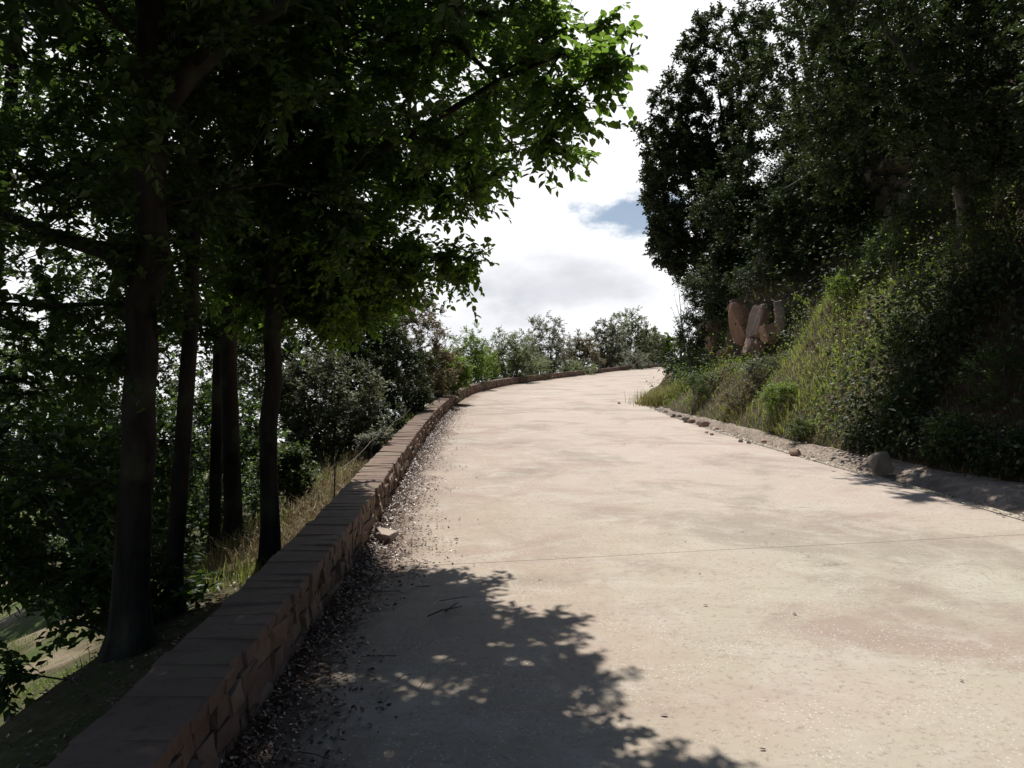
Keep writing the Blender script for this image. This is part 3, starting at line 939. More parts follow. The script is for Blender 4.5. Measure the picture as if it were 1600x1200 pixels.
# understorey on the slope below the wall
UN = 'shrubs on the shaded slope'
for lab, px, pyc, d, rx, rz, n, mat, leaf, sd in [
    ('shaded shrub hanging over the sunny meadow at the left', 20, 790, 6.6, 1.0, .8, 80, 'leaf_near', .085, 31),
    ('dark shrub at the foot of the thickest trunk', 120, 800, 8.6, 1.3, 1.2, 110, 'leaf_near', .08, 32),
    ('low leafy shrub in the black shade below the thickest trunk', 215, 990, 5.9, .5, .4, 30, 'leaf_near', .075, 33),
    ('dark bush between the slim trunks', 310, 740, 10.5, 1.2, 1.5, 140, 'leaf_near', .07, 34),
    ('bush with pale flecked leaves in the shade behind the slim trunks', 380, 690, 13.5, 1.3, 1.7, 120, 'leaf_oak', .07, 35),
    ('large bright bush down in the valley at the far left', 60, 660, 23, 3.4, 2.6, 150, 'leaf_mid', .13, 36),
    ('rounded bush down the valley behind the shaded shrub', 190, 700, 27, 3.4, 3.0, 150, 'leaf_oak', .13, 37),
    ('tall valley tree seen through the trunks', 330, 560, 24, 3.4, 4.2, 150, 'leaf_oak', .15, 38),
    ('tall valley tree at the far left', 60, 520, 26, 4.2, 3.6, 90, 'leaf_oak', .16, 39),
]:
    c = P(px, pyc, d); z = gz(c[0], c[1])
    c[2] = max(c[2], z + rz * .7)
    shrub('shrub', lab, 'shrub', c[0], c[1], z, c, (rx, rx * .9, rz), int(n * 1.3), sd, mat, leaf * 1.2, (7, 10), leaf * 4.2, UN, r=.03, root={31: (-3.0, 6.3), 32: (-3.4, 8.4)}.get(sd))

for lab, px, pyc, d, rx, rz, n, mat, leaf, sd in [
    ('grey green olive bush lit from above behind the dry grass', 515, 630, 13.5, .95, .95, 150, 'leaf_olive', .055, 41),
    ('dark bush in the shade between the olive bush and the tall brownish tree', 592, 600, 18, 1.25, 1.5, 230, 'leaf_oak', .06, 42),
    ('tall brownish evergreen tree standing left of the bend in the wall', 645, 560, 24, 1.4, 1.95, 270, 'leaf_brown', .06, 43),
    ('dark tree behind the olive bush, under the overhanging crown', 500, 545, 19, 2.2, 1.9, 300, 'leaf_oak', .07, 44),
    ('deep green bush low behind the wire fence', 560, 680, 15.5, 1.0, .8, 120, 'leaf_oak', .06, 45),
    ('small plant with pale leaves just behind the wall', 586, 692, 11.2, .2, .16, 16, 'leaf_far_grey', .045, 46),
    ('bright green herb growing among the dry weeds beside the trunk', 455, 745, 9.6, .22, .3, 40, 'leaf_mid', .045, 47),
    ('yellow green bush at the wall left of the bend', 690, 585, 26, .9, .8, 130, 'leaf_bright', .07, 48),
]:
    c = P(px, pyc, d); z = gz(c[0], c[1])
    shrub('roadside_tree' if rz > 1.6 else 'shrub', lab, 'tree' if rz > 1.6 else 'shrub', c[0], c[1], z, c, (rx, rx * .9, rz), int(n * 1.3), sd, mat, leaf * 1.3, (8, 12), leaf * 4.5, 'bushes and trees beyond the sunny wall', r=.04,
          names=('trunk', 'crown') if rz > 1.6 else ('stem', 'foliage'))

# trees beyond the bend
FT = 'small trees beyond the bend of the wall'
for lab, px, pt, pb, w, d, mat, n, sd, st in [
    ('bright yellow green sapling at the inside of the bend', 735, 508, 605, 66, 37, 'leaf_bright', 150, 51, 3),
    ('low bright green bush at the foot of the sapling', 705, 560, 612, 50, 31, 'leaf_far', 90, 61, 4),
    ('dense dark green rounded bush right of the bright sapling', 795, 513, 598, 84, 47, 'leaf_far', 190, 52, 5),
    ('grey green tree with many upright stems above the far wall', 853, 490, 592, 76, 61, 'leaf_far_grey', 150, 53, 8),
    ('low brownish tree between the two grey green trees', 905, 513, 586, 62, 72, 'leaf_far_brown', 130, 54, 4),
    ('grey green tree with a narrow crown left of the tallest one', 948, 491, 584, 58, 87, 'leaf_far_grey', 140, 55, 5),
    ('tallest tree of the far row with a dark full crown', 986, 483, 580, 74, 101, 'leaf_far', 200, 56, 5),
    ('pale thin tree right of the tallest far tree', 1016, 510, 576, 40, 112, 'leaf_far_grey', 110, 57, 4),
    ('fresh green bush near the far end of the wall', 1040, 520, 573, 44, 123, 'leaf_bright', 130, 58, 4),
    ('low olive thicket left of the stemmy grey green tree', 812, 545, 600, 100, 53, 'leaf_far', 130, 62, 4),
    ('low pale thicket behind the wall below the tallest far tree', 965, 545, 585, 100, 92, 'leaf_far_grey', 130, 63, 4),
    ('light yellow green bush hiding the wall end of the bright sapling', 752, 545, 606, 50, 43, 'leaf_bright', 100, 64, 4),
    ('low green bush beneath the row at the far wall', 880, 560, 592, 90, 66, 'leaf_far', 90, 59, 4),
]:
    c = P(px, (pt + pb) / 2, d); z = gz(c[0], c[1])
    rz = (pb - pt) / 2 / F * d; rx = w * 1.25 / 2 / F * d
    c[2] -= .1 * rz; rz *= 1.08
    shrub('far_tree', lab, 'tree' if rz > 1.9 else 'bush', c[0], c[1], min(z, c[2] - rz), c, (rx, rx, rz), int(n * 1.4), sd, mat, .0026 * d, (6, 9), .17 * rx + .1, FT, stems=st, r=.0010 * d, hollow=.2, names=('trunk', 'crown'), r_tip=.00022 * d)

# bare tree with an ivy covered trunk at the road's far end
d = 132
c = P(1064, 565, d); z = gz(c[0], c[1])
top = [(*P(1064, 572, d), .22), (*P(1064, 545, d), .18), (*P(1066, 515, d), .13), (*P(1064, 490, d), .08), (*P(1062, 468, d), .04), (*P(1060, 452, d), .015)]
lim = [[(*P(1066, 512, d), .09), (*P(1072, 490, d), .05), (*P(1075, 470, d), .02)], [(*P(1065, 520, d), .08), (*P(1056, 500, d), .045), (*P(1050, 482, d), .02)], [(*P(1064, 500, d), .06), (*P(1058, 480, d), .035), (*P(1054, 462, d), .015)],
       [(*P(1065, 505, d), .06), (*P(1070, 480, d), .03), (*P(1070, 462, d), .014)], [(*P(1064, 530, d), .06), (*P(1074, 514, d), .04), (*P(1082, 500, d), .02)]]
T = np.concatenate([blob_points(45, P(1066, 538, d), (.75, .7, 2.2), rs, .3), blob_points(8, P(1078, 520, d), (.8, .6, 1.0), rs, .3)])
bt = plant('bare_tree', 'nearly bare tree with an ivy covered trunk at the far end of the road', 'tree', (c[0], c[1], z), [top] + lim, T, 71, 'leaf_oak', .22, (5, 8), .5, tmat=M['bark'], r_tip=.02)
gb = Geo()
for l in [top] + lim:
    for q in range(6):
        a = np.array(l[-1 - (q % 2)])[:3]; tube(gb, [a, a + rs.normal(0, .35, 3) + (0, 0, .5), a + rs.normal(0, .5, 3) + (0, 0, 1.1)], [.018, .012, .006], 4)
gb.build('bare_twigs', M['bark_grey'], bt)

# ------------------------------------------------------------------ evergreen oaks on the bank
RIGHT_CROWN = [(1130, -4000), (4000, -4000), (4000, 700), (1600, 520), (1480, 420), (1420, 370), (1350, 370), (1290, 390), (1230, 440), (1180, 470), (1120, 500), (1088, 485), (1072, 450), (1050, 425), (1006, 400), (996, 370), (984, 330), (974, 270), (980, 235), (990, 190), (1028, 140), (1052, 95), (1080, 40), (1105, 0), (1115, -100)]


BANK_LIT = [(1000, 645), (1060, 665), (1130, 690), (1240, 725), (1285, 700), (1335, 640), (1370, 570), (1415, 500), (1425, 425), (1340, 440), (1280, 470), (1205, 540), (1155, 600), (1090, 630), (1030, 590)]


def keep_right(p):
    x, y = proj(p)
    # follow the sun ray down to the bank or the road; the sunny band of the bank stays in the sun
    q = p.copy(); alive = np.ones(len(p), bool)
    for k in range(60):
        z = np.where(q[:, 0] > xf(q[:, 1]), bank_z(q[:, 0], q[:, 1]), zr(q[:, 1]))
        alive &= q[:, 2] > z
        q = q - np.array(SUN_DIR) * .35 * alive[:, None]
    sx, sy = proj(q)
    onroad = (q[:, 0] < XR(q[:, 1]) + KERB) & ~((q[:, 1] < 12) & (q[:, 1] > 8.5) & (q[:, 0] > XR(q[:, 1]) - .7)) & (q[:, 1] > 3)
    rockwin = (p[:, 1] < 26) & (x > 1340) & (x < 1445) & (y > 235) & (y < 372)
    return in_poly(x, y, RIGHT_CROWN) & ~rockwin & ~in_poly(sx, sy, BANK_LIT) & ~onroad


OK = 'evergreen oaks on the bank'


def oak(lab, bx, by, c_list, n_list, seed, leaf, r=.16, per=(11, 14), size=.42, mat='leaf_oak', keep=keep_right):
    z = float(bank_z(bx, by)); leaf *= 1.12
    rs = np.random.default_rng(seed)
    T = np.concatenate([blob_points(n, c, rad, rs, .3, keep) for (c, rad), n in zip(c_list, n_list)])
    c0 = np.array(c_list[-1][0] if seed == 81 else c_list[0][0])
    b = np.array((bx, by, z))
    tr = [(*b + np.array((0, 0, -.3)), r * 1.3)] + [(*(b * (1 - f) + (c0 + np.array((0, 0, .4 * c_list[0][1][2]))) * f + np.array((.15 * math.sin(5 * f), 0, .5 * math.sin(f * 3.14)))), r * (1 - .8 * f)) for f in (.05, .25, .5, .75, 1)]
    plant('evergreen_oak', lab, 'tree', tuple(b), [tr], T, seed + 9, mat, leaf, per, size, OK, lw=.6, droop=.12, spread=1.25, tmat=M['bark_grey'], step=.5, r_tip=.006)


oak('outermost evergreen oak leaning out from the bank over the bend', 10.2, 36.5, [(tuple(P(1125, 440, 27.5)), (1.3, 1.2, 1.3)), ((7.5, 36, 9.6), (3.3, 2.6, 4.4)), ((9.3, 36, 14.8), (3.1, 2.6, 3.8))], [90, 600, 280], 81, .13)
oak('tall evergreen oak behind the outermost one, its crown running out of the picture top', 10.2, 27.5, [((9.6, 27, 13), (3.0, 2.6, 4.6)), ((9.0, 27, 8.4), (2.6, 2.2, 2.6)), ((7.5, 27.2, 7.6), (1.5, 1.3, 1.3))], [170, 90, 90], 82, .105)
oak('evergreen oak with a dense crown above the pale rocks', 12.5, 24, [((11.5, 23.5, 12), (3.2, 2.6, 4.4)), ((10.2, 23, 8.6), (1.8, 1.6, 1.4))], [120, 60], 83, .1)
oak('nearest evergreen oak overhanging the gutter', 8.3, 14.6, [((6.3, 13.9, 7.2), (2.1, 2.1, 2.5)), ((7.2, 13.5, 5.6), (1.4, 1.6, 1.0))], [210, 50], 84, .078, size=.36)
oak('shadowy evergreen oak on the bank at the right edge', 10.2, 12.8, [((8.8, 12.3, 7.4), (2.4, 2.3, 3.0)), ((8.8, 11.5, 5.2), (1.5, 1.5, 1.2))], [180, 60], 85, .078, size=.36)
oak('evergreen oak standing high on the bank behind the rock outcrop', 13.5, 19.5, [((12.0, 18.5, 12.3), (3.2, 2.6, 3.2)), ((9.6, 17.6, 9.6), (2.0, 1.8, 1.6)), ((8.9, 19.8, 10.4), (1.7, 1.7, 1.7))], [220, 90, 120], 87, .09)
oak('bushy evergreen oak hanging over the dark hollow above the upright rocks', 9.6, 22.0, [(tuple(P(1235, 340, 21.5)), (2.0, 2.0, 1.9)), (tuple(P(1300, 250, 20.5)), (1.8, 1.6, 1.6)), ((7.8, 19.9, 8.5), (1.5, 1.3, 1.2))], [140, 90, 110], 88, .09)
oak('low dark evergreen oak at the right edge above the gutter', 9.3, 9.0, [((7.8, 9.0, 6.2), (2.0, 2.0, 2.2)), ((7.6, 5.2, 7.0), (2.3, 3.4, 2.6))], [210, 190], 86, .078, size=.36)  # second crown mass added out of view to block sky light


def on_bank(px, py, back=0.0, d0=6.0):
    # the point of the bank that shows at this spot of the photograph, drawn back a little towards the road
    d = np.arange(d0, 60, .04)
    x, z = d * (px - 800) / F, EYE + d * (600 - py) / F
    s_ = np.where(x > xf(d), bank_z(x, d), zr(d))
    k = np.where(z < s_)[0]
    d_ = d[k[0]] - back if len(k) else 25.0
    return P(px, py, d_)


# ------------------------------------------------------------------ ground cover
def blades(g, X, Y, Z, h, lean, w, rs, tint, bias=(0, 0)):
    n = len(X); a = rs.uniform(0, 6.283, n)
    dx, dy = np.cos(a) * lean * rs.uniform(.3, 1, n) + bias[0], np.sin(a) * lean * rs.uniform(.3, 1, n) + bias[1]
    p = np.stack([X, Y, Z - .02], 1); s = np.stack([-np.sin(a), np.cos(a), 0 * a], 1) * (w * rs.uniform(.6, 1.2, n))[:, None]
    m = p + np.stack([dx * h * .35, dy * h * .35, h * .62], 1); t = p + np.stack([dx * h, dy * h, h * (1 - .25 * np.hypot(dx, dy))], 1)
    v = np.stack([p - s, p + s, m + s * .7, m - s * .7, t], 1).reshape(-1, 3)
    b = np.arange(n)[:, None] * 5
    g.add(v, quads=b + np.array([0, 1, 2, 3]), tris=b + np.array([3, 2, 4]), tint=np.repeat(tint, 5))


rs = np.random.default_rng(90)


def bank_sample(n, y0, y1, u0, u1):
    y = rs.uniform(y0, y1, n); u = u0 + (u1 - u0) * rs.random(n)
    x = xf(y) + u
    return x, y, u


# dry and green grass on the bank
g = Geo()
x, y, u = bank_sample(110000, 6, 31, .0, 5.5)
den = fbm(x * .7, y * .7, 40, 3) + .4
lit = np.exp(-((y - 16.5) / 3.2) ** 2)
k = rs.random(len(x)) < np.clip(.25 + den, 0, 1) * np.clip(.15 + .85 * lit, 0, 1) * np.clip(1.3 - u / 6, .2, 1)
x, y, u = x[k], y[k], u[k]
blades(g, x, y, bank_z(x, y), rs.uniform(.07, .27, len(x)), 1.0, .006, rs, rs.random(len(x)), (-.25, -.05))
tag(g.build('bank_grass', M['grass_green']), 'green grass growing over the bank beside the gutter', 'grass', kind='stuff')
g = Geo()
x, y, u = bank_sample(40000, 7, 31, .0, 5)
den = fbm(x * .6 + 30, y * .6, 43, 3)
k = rs.random(len(x)) < np.clip(den * 2.2 + .1, 0, 1) * np.clip(.1 + np.exp(-((y - 17) / 3.5) ** 2), 0, 1)
x, y, u = x[k], y[k], u[k]
blades(g, x, y, bank_z(x, y), rs.uniform(.1, .34, len(x)), 1.1, .005, rs, rs.random(len(x)), (-.3, -.1))
tag(g.build('dry_grass', M['grass_dry']), 'dry straw coloured grass among the green on the bank', 'grass', kind='stuff')
# leafy creeping undergrowth
def creep(n0, y0, y1, u0, u1, sd, thr, hgt, l0, l1):
    x, y, u = bank_sample(n0, y0, y1, u0, u1)
    den = fbm(x * .6, y * .6, sd, 3)
    k = rs.random(n0) < np.clip(thr + den * 1.8, .02, 1)
    x, y, den = x[k], y[k], den[k]; n = len(x)
    z = bank_z(x, y) + rs.exponential(hgt, n) * (1 + 3 * np.clip(den, 0, 1))
    D = unit(np.stack([rs.normal(-.3, .7, n), rs.normal(0, .7, n), rs.normal(-.25, .4, n)], 1)); N_ = unit(np.stack([rs.normal(-.7, .5, n), rs.normal(0, .5, n), rs.normal(.8, .4, n)], 1))
    g = Geo()
    leaves(g, np.stack([x - (z - bank_z(x, y)) * .7, y, z], 1), D, N_, rs.uniform(l0, l1, n), rs.uniform(l0, l1, n) * .65, np.clip(rs.beta(2, 2, n) + den * .6, 0, 1))
    return g


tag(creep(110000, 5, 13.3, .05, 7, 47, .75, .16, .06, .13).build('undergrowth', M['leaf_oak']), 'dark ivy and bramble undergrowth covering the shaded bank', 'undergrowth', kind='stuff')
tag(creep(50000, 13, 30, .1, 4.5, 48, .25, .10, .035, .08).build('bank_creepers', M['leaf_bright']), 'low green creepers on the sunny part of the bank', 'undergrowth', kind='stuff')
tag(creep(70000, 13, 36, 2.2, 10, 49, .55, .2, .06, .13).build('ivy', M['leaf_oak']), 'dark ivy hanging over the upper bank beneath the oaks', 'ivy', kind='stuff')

tag(creep(60000, 25.6, 37, .7, 5.5, 50, .6, .11, .07, .14).build('hanging_ivy', M['leaf_oak']), 'dark ivy and scrub hanging on the rocky tip of the bank', 'ivy', kind='stuff')

# grass and dry weeds behind the wall
g = Geo()
y = rs.uniform(6.6, 18, 9000); v = rs.gamma(1.6, .35, 9000); x = XL(y) - WT - .05 - v
blades(g, x, y, ground_z(x, y), rs.uniform(.08, .36, len(x)) * np.clip(1.2 - .2 * v, .3, 1), 1.0, .0045, rs, rs.random(len(x)), (.1, -.1))
tag(g.build('dry_weeds', M['grass_dry']), 'tall dry weeds growing along the outer side of the wall', 'grass', kind='stuff')
g = Geo()
y = rs.uniform(6.2, 30, 16000); v = rs.gamma(1.6, .5, 16000); x = XL(y) - WT - .05 - v
k = fbm(x, y, 61, 3) > -.02
x, y = x[k], y[k]
blades(g, x, y, ground_z(x, y), rs.uniform(.08, .28, len(x)), .6, .005, rs, rs.random(len(x)))
tag(g.build('verge_grass', M['grass_green']), 'short green grass between the dry weeds behind the wall', 'grass', kind='stuff')
# the sunny meadow below
g = Geo()
x = rs.uniform(-11, -3.2, 60000); y = rs.uniform(6, 18, 60000)
k = fbm(x * .6, y * .6, 66, 3) + .35 * fbm(x * 4, y * 4, 67, 2) > -.06
x, y = x[k], y[k]
blades(g, x, y, ground_z(x, y), rs.uniform(.03, .10, len(x)), .9, .005, rs, rs.random(len(x)))
tag(g.build('meadow_grass', M['grass_meadow']), 'sunlit green grass of the meadow below the wall', 'grass', kind='stuff')
# forest down the valley
g = Geo()
nf = 420
x = -rs.uniform(14, 130, nf); y = rs.uniform(18, 170, nf)
x, y = np.concatenate([x, rs.uniform(-20, 40, 80)]), np.concatenate([y, rs.uniform(150, 260, 80)])
z = ground_z(x, y); hh = rs.uniform(3, 6.5, len(x))
m_ = 45
d_ = unit(rs.normal(0, 1, (len(x), m_, 3))) * rs.uniform(.6, 1, (len(x), m_, 1))
c_ = np.stack([x, y, z + hh * .6], 1)[:, None] + d_ * np.stack([hh * .5, hh * .5, hh * .5], 1)[:, None]
n = c_.shape[0] * m_
leaves(g, c_.reshape(-1, 3), rs.normal(0, 1, (n, 3)), rs.normal(0, 1, (n, 3)) + np.array((0, 0, .8)), rs.uniform(.5, .95, n), rs.uniform(.35, .6, n), np.clip(np.repeat(rs.random(len(x)), m_) * .6 + rs.random(n) * .4, 0, 1))
tag(g.build('forest', M['leaf_mid']), 'wooded valley far below the wall, seen between the trunks', 'forest', kind='stuff')

# leaf litter swept against the wall
g = Geo()
n = 36000
y = 2.0 + 24 * rs.random(n) ** 1.25
wid = .34 + .22 * fbm(y * .9, 0 * y, 71, 3) + .26 * np.exp(-((y - 6.3) / .9) ** 2)
s = np.where(rs.random(n) < .55, rs.exponential(.2, n), rs.exponential(.5, n)) * wid
k = (s < 1.15 * (.6 + fbm(y * 2.2, s * 3, 72, 3)))
y, s = y[k], s[k]; n = len(y)
x = XL(y) + .01 + s
z = zr(y) + .006 + rs.exponential(.012, n) * np.exp(-s * 2)
a = rs.uniform(0, 6.283, n)
D = np.stack([np.cos(a), np.sin(a), rs.normal(0, .35, n)], 1); N_ = np.stack([rs.normal(0, .45, n), rs.normal(0, .45, n), np.ones(n)], 1)
leaves(g, np.stack([x, y, z], 1), D, N_, rs.uniform(.012, .04, n), rs.uniform(.009, .024, n), rs.random(n) ** 1.4)
for k in range(170):
    yt_ = 2.3 + 14 * rs.random() ** 1.4; st_ = rs.exponential(.22); a_ = rs.uniform(0, 6.283); l_ = rs.uniform(.05, .22)
    if st_ > .75: continue
    q_ = np.array((float(XL(yt_)) + .03 + st_, yt_, float(zr(yt_)) + .012)); e_ = q_ + np.array((math.cos(a_) * l_, math.sin(a_) * l_, rs.uniform(-.002, .02)))
    e_[0] = max(e_[0], float(XL(yt_)) + .02)
    tube(g, [q_, (q_ + e_) / 2 + rs.normal(0, .008, 3) * (1, 1, .3), e_], [.003, .0025, .0015], 3, .15)
tag(g.build('leaf_litter', M['litter']), 'dry fallen leaves swept against the foot of the wall', 'leaf litter', kind='stuff')
g = Geo()
n = 5000
y = rs.uniform(2.2, 12, n); x = XL(y) - WT - .04 - rs.gamma(1.4, .55, n)
a = rs.uniform(0, 6.283, n)
leaves(g, np.stack([x, y, ground_z(x, y) + .012], 1), np.stack([np.cos(a), np.sin(a), rs.normal(-.1, .3, n)], 1), np.stack([rs.normal(0, .4, n), rs.normal(0, .4, n), np.ones(n)], 1), rs.uniform(.015, .045, n), rs.uniform(.012, .028, n), rs.random(n) ** 2)
tag(g.build('shoulder_litter', M['litter']), 'dead leaves on the dark shoulder between the trunks and the wall', 'leaf litter', kind='stuff')
g = Geo()
n = 9000
y = rs.uniform(6, 30, n); x = XR(y) + KERB * rs.uniform(-.5, 1, n) + rs.random(n) ** 2 * GW(y)
qx = (x - XR(y) - KERB) / GW(y)
z = zr(y) + .018 + np.where(qx < .02, 0, np.where(qx < .36, gd(y), gd(y) * .85 + (.03 + gd(y) * .1 - gd(y) * .85) * np.clip((qx - .36) / .44, 0, 1)) + .03)
a = rs.uniform(0, 6.283, n)
leaves(g, np.stack([x, y, z], 1), np.stack([np.cos(a), np.sin(a), 0 * a], 1), np.stack([rs.normal(0, .3, n), rs.normal(0, .3, n), np.ones(n)], 1), rs.uniform(.02, .05, n), rs.uniform(.012, .03, n), rs.random(n))
tag(g.build('gutter_litter', M['litter']), 'dead leaves and crumbs of soil lying in the gutter', 'leaf litter', kind='stuff')


# ------------------------------------------------------------------ rocks and small things
def rock_mesh(name, seed, size, mat, cuts=9, depth=.72, sub=3, rough=.03, boxy=0):
    import bmesh
    rs = np.random.default_rng(seed)
    bm = bmesh.new(); bmesh.ops.create_icosphere(bm, subdivisions=sub, radius=1.0)
    v = np.array([q.co[:] for q in bm.verts]); t = np.array([[q.index for q in f.verts] for f in bm.faces]); bm.free()
    for n in (np.concatenate([np.eye(3), -np.eye(3)]) if boxy else []):
        n = unit(n + rs.normal(0, .22, 3)); v = v - np.maximum(v @ n - boxy, 0)[:, None] * n
    for k in range(cuts):
        n = unit(rs.normal(0, 1, 3)); h = rs.uniform(depth - .12, depth + .1)
        d = v @ n - h; v = v - np.maximum(d, 0)[:, None] * n
    v = v + unit(v) * (fbm(v[:, 0] * 3 + seed, v[:, 1] * 3 + v[:, 2] * 2, seed, 4) * rough * 3)[:, None]
    v = v * np.array(size) / 2 / .8
    g = Geo(); g.add(v, tris=t, tint=rs.random())
    return g.mesh(name, M[mat], smooth=False)


def rock(name, label, loc, size, seed, mat, rot=(0, 0, 0), group=None, cat='rock', **kw):
    o = bpy.data.objects.new(name, rock_mesh(name, seed, size, mat, **kw)); COL.objects.link(o)
    o.location = loc; o.rotation_euler = rot
    tag(o, label, cat, group)
    return o


rock('flat_stone', 'flat pale stone lying on the leaf litter against the wall', (-1.09, 6.9, zr(6.9) + .055), (.23, .21, .10), 101, 'pale_stone', (.30, .04, .25), cat='stone', cuts=6, depth=.75, boxy=.55)
yb = 11.3
rock('boulder', 'square grey boulder fallen into the gutter below the dark bank', (XR(yb) + KERB + .42, yb, zr(yb) + .06), (.34, .30, .38), 102, 'grey_rock', (.05, -.08, .35), cat='boulder', cuts=5, depth=.82, boxy=.6)
rock('boulder', 'brown boulder at the tip of the bank where the road disappears', (5.75, 28.6, zr(28.6) + .42), (.75, .7, .95), 103, 'rock', (.1, .1, .2), cat='boulder', cuts=8)
RK = 'upright rocks in the foot of the bank'
for lab, px, pyc, d, w, h, mat, sd, ry in [
    ('broad pale pink rock, outermost of the upright rocks', 1120, 530, 25.0, .60, 1.05, 'rock', 111, .08),
    ('narrow pale rock leaning between the two pink rocks', 1146, 530, 24.6, .36, .95, 'rock', 112, .32),
    ('tall reddish rock slanting down to a point', 1163, 513, 24.4, .52, 1.35, 'rock', 113, -.3),
    ('tall grey curved rock slab right of the reddish one', 1190, 507, 24.0, .52, 1.35, 'pinkish_grey_rock', 114, .22),
    ('thin pale stone pillar, last of the upright rocks', 1219, 497, 23.4, .26, 1.15, 'pinkish_grey_rock', 115, -.06),
    ('squat red rock wedged under the tall grey slab', 1182, 545, 24, .62, .62, 'rock', 117, .2),
    ('brown block between the grey slab and the thin pillar', 1206, 522, 24, .5, .7, 'rock', 118, -.1),
    ('dark red rock at the outer end of the upright rocks', 1104, 520, 25, .5, .8, 'rock', 119, .1),
    ('rounded ochre rock above the reddish slanting one', 1156, 478, 24.5, .6, .5, 'rock', 120, .1),
    ('low brown rock under the reddish slanting one', 1135, 556, 24.8, .5, .5, 'rock', 116, 0),
]:
    c = on_bank(px, pyc, .30)
    rock('upright_rock', lab, (c[0], c[1] - .0, c[2]), (w * 1.45 * c[1] / d, w * 1.1, h * 1.12 * c[1] / d), sd, mat, (0, ry, rs.normal(0, .25)), RK, cat='rock', cuts=10, depth=.66, boxy=.62)

# block outcrop high on the bank
oc = on_bank(1400, 300, .25); DO = float(oc[1])
out = empty('rock_outcrop', tuple(oc)); tag(out, 'pale cracked rock outcrop showing between the oaks high on the bank', 'rock outcrop')
rs = np.random.default_rng(120)
for k, (px, py, w, h) in enumerate([(1372, 290, 26, 30), (1386, 262, 24, 22), (1402, 258, 24, 30), (1392, 350, 22, 24), (1418, 312, 20, 22), (1422, 262, 26, 36), (1398, 284, 20, 20), (1412, 288, 26, 14), (1388, 300, 22, 22), (1404, 306, 20, 12), (1378, 318, 20, 28), (1390, 330, 14, 22), (1362, 275, 16, 22), (1424, 290, 18, 16)]):
    p = on_bank(px, py, .2 + rs.uniform(0, .12)); s_ = p[1] / F
    o = bpy.data.objects.new('block', rock_mesh('block', 121 + k, (w * s_ * 1.15, .5, h * s_ * 1.15), 'ochre_rock', cuts=8, depth=.7, sub=2, boxy=.6)); COL.objects.link(o)
    o.parent = out; o.location = Vector(p) - out.location; o.rotation_euler = (rs.normal(0, .1), rs.normal(0, .15), rs.normal(0, .3))

# small stones along the kerb
KS = 'small stones fallen along the kerb'
rs = np.random.default_rng(130)
sm = [rock_mesh('kerb_stone', 131 + k, (1, .85, .7), ('rock', 'grey_rock')[k % 2], sub=2, cuts=10) for k in range(6)]
ORD = 'first second third fourth fifth sixth seventh eighth ninth tenth eleventh twelfth thirteenth fourteenth fifteenth sixteenth seventeenth eighteenth'.split()
for nth, (px, py, w) in enumerate(sorted([(967, 631, 5), (995, 631, 5), (1003, 632, 8), (1040, 645, 6), (1052, 652, 9), (1062, 653, 8), (1072, 660, 14), (1080, 661, 12), (1092, 664, 10), (1100, 667, 16), (1104, 677, 6), (1112, 680, 7), (1157, 691, 8), (1170, 693, 7), (1194, 692, 10), (1188, 664, 22), (1243, 712, 18), (1120, 672, 7)], key=lambda a: a[1])):
    t = EYE * F / (py - 600 + SLOPE * F)
    x = t * (px - 800) / F
    s_ = w * t / F
    o = bpy.data.objects.new('kerb_stone', sm[rs.integers(0, 6)]); COL.objects.link(o)
    o.location = (x, t, zr(t) + s_ * .25); o.scale = (s_, s_, s_); o.rotation_euler = (rs.normal(0, .2), rs.normal(0, .2), rs.uniform(0, 6))
    tag(o, ('tiny' if w < 8 else 'small' if w < 14 else 'fist sized') + ' stone along the right kerb, ' + ORD[nth] + ' counting from the bend towards the viewer', 'stone', KS)

# fallen leaves and twigs on the open concrete
FL = 'leaves lying on the road'
lf = []
for k in range(4):
    gl = Geo(); v = [(0, 0, .004), (-.26, .35, .02 + .008 * k), (-.18, .75, .03), (0, 1, .012 + .02 * k), (.2, .72, .05), (.28, .32, .035)]
    gl.add(np.array(v) * (1, 1, 4 if k == 2 else 2), quads=[(0, 5, 4, 3), (0, 3, 2, 1)], tint=.1 + .25 * k)
    lf.append(gl.mesh('fallen_leaf', M['litter']))
for nth, (px, py, s_) in enumerate(sorted([(1157, 832, .05), (1050, 836, .045), (1072, 848, .04), (1240, 962, .05), (1045, 1120, .055), (1107, 947, .05), (1092, 898, .04), (1506, 1067, .04), (1260, 825, .04), (1210, 835, .05), (915, 1082, .06), (860, 1045, .05), (840, 905, .05), (645, 862, .06), (668, 880, .06), (1198, 1173, .04)], key=lambda a: -a[1])):
    t = EYE * F / (py - 600 + SLOPE * F)
    o = bpy.data.objects.new('fallen_leaf', lf[rs.integers(0, 4)]); COL.objects.link(o)
    o.location = (t * (px - 800) / F, t, zr(t) + .006); s_ *= .75; o.scale = (s_ * .9, s_, s_); o.rotation_euler = (math.atan(SLOPE), 0, rs.uniform(0, 6.28))
    tag(o, 'small dry leaf lying on the concrete road, ' + ORD[nth] + ' nearest to the viewer', 'leaf', FL)
g = Geo()
tA_ = lambda px, py: (lambda t: np.array((t * (px - 800) / F, t, zr(t) + .012)))(EYE * F / (py - 600 + SLOPE * F))
a, b_ = tA_(668, 966), tA_(722, 952)
tube(g, [a, a * .6 + b_ * .4 + (0, .02, .01), b_ + (0, 0, .006)], [.0045, .004, .0025], 6); tube(g, [a * .5 + b_ * .5, a * .3 + b_ * .7 + (0, .07, .006), a * .15 + b_ * .85 + (0, .14, .003)], [.005, .004, .002], 5)
tag(g.build('twig', M['bark_grey'], None, True), 'thin broken twig lying in the tree shade on the road', 'twig')

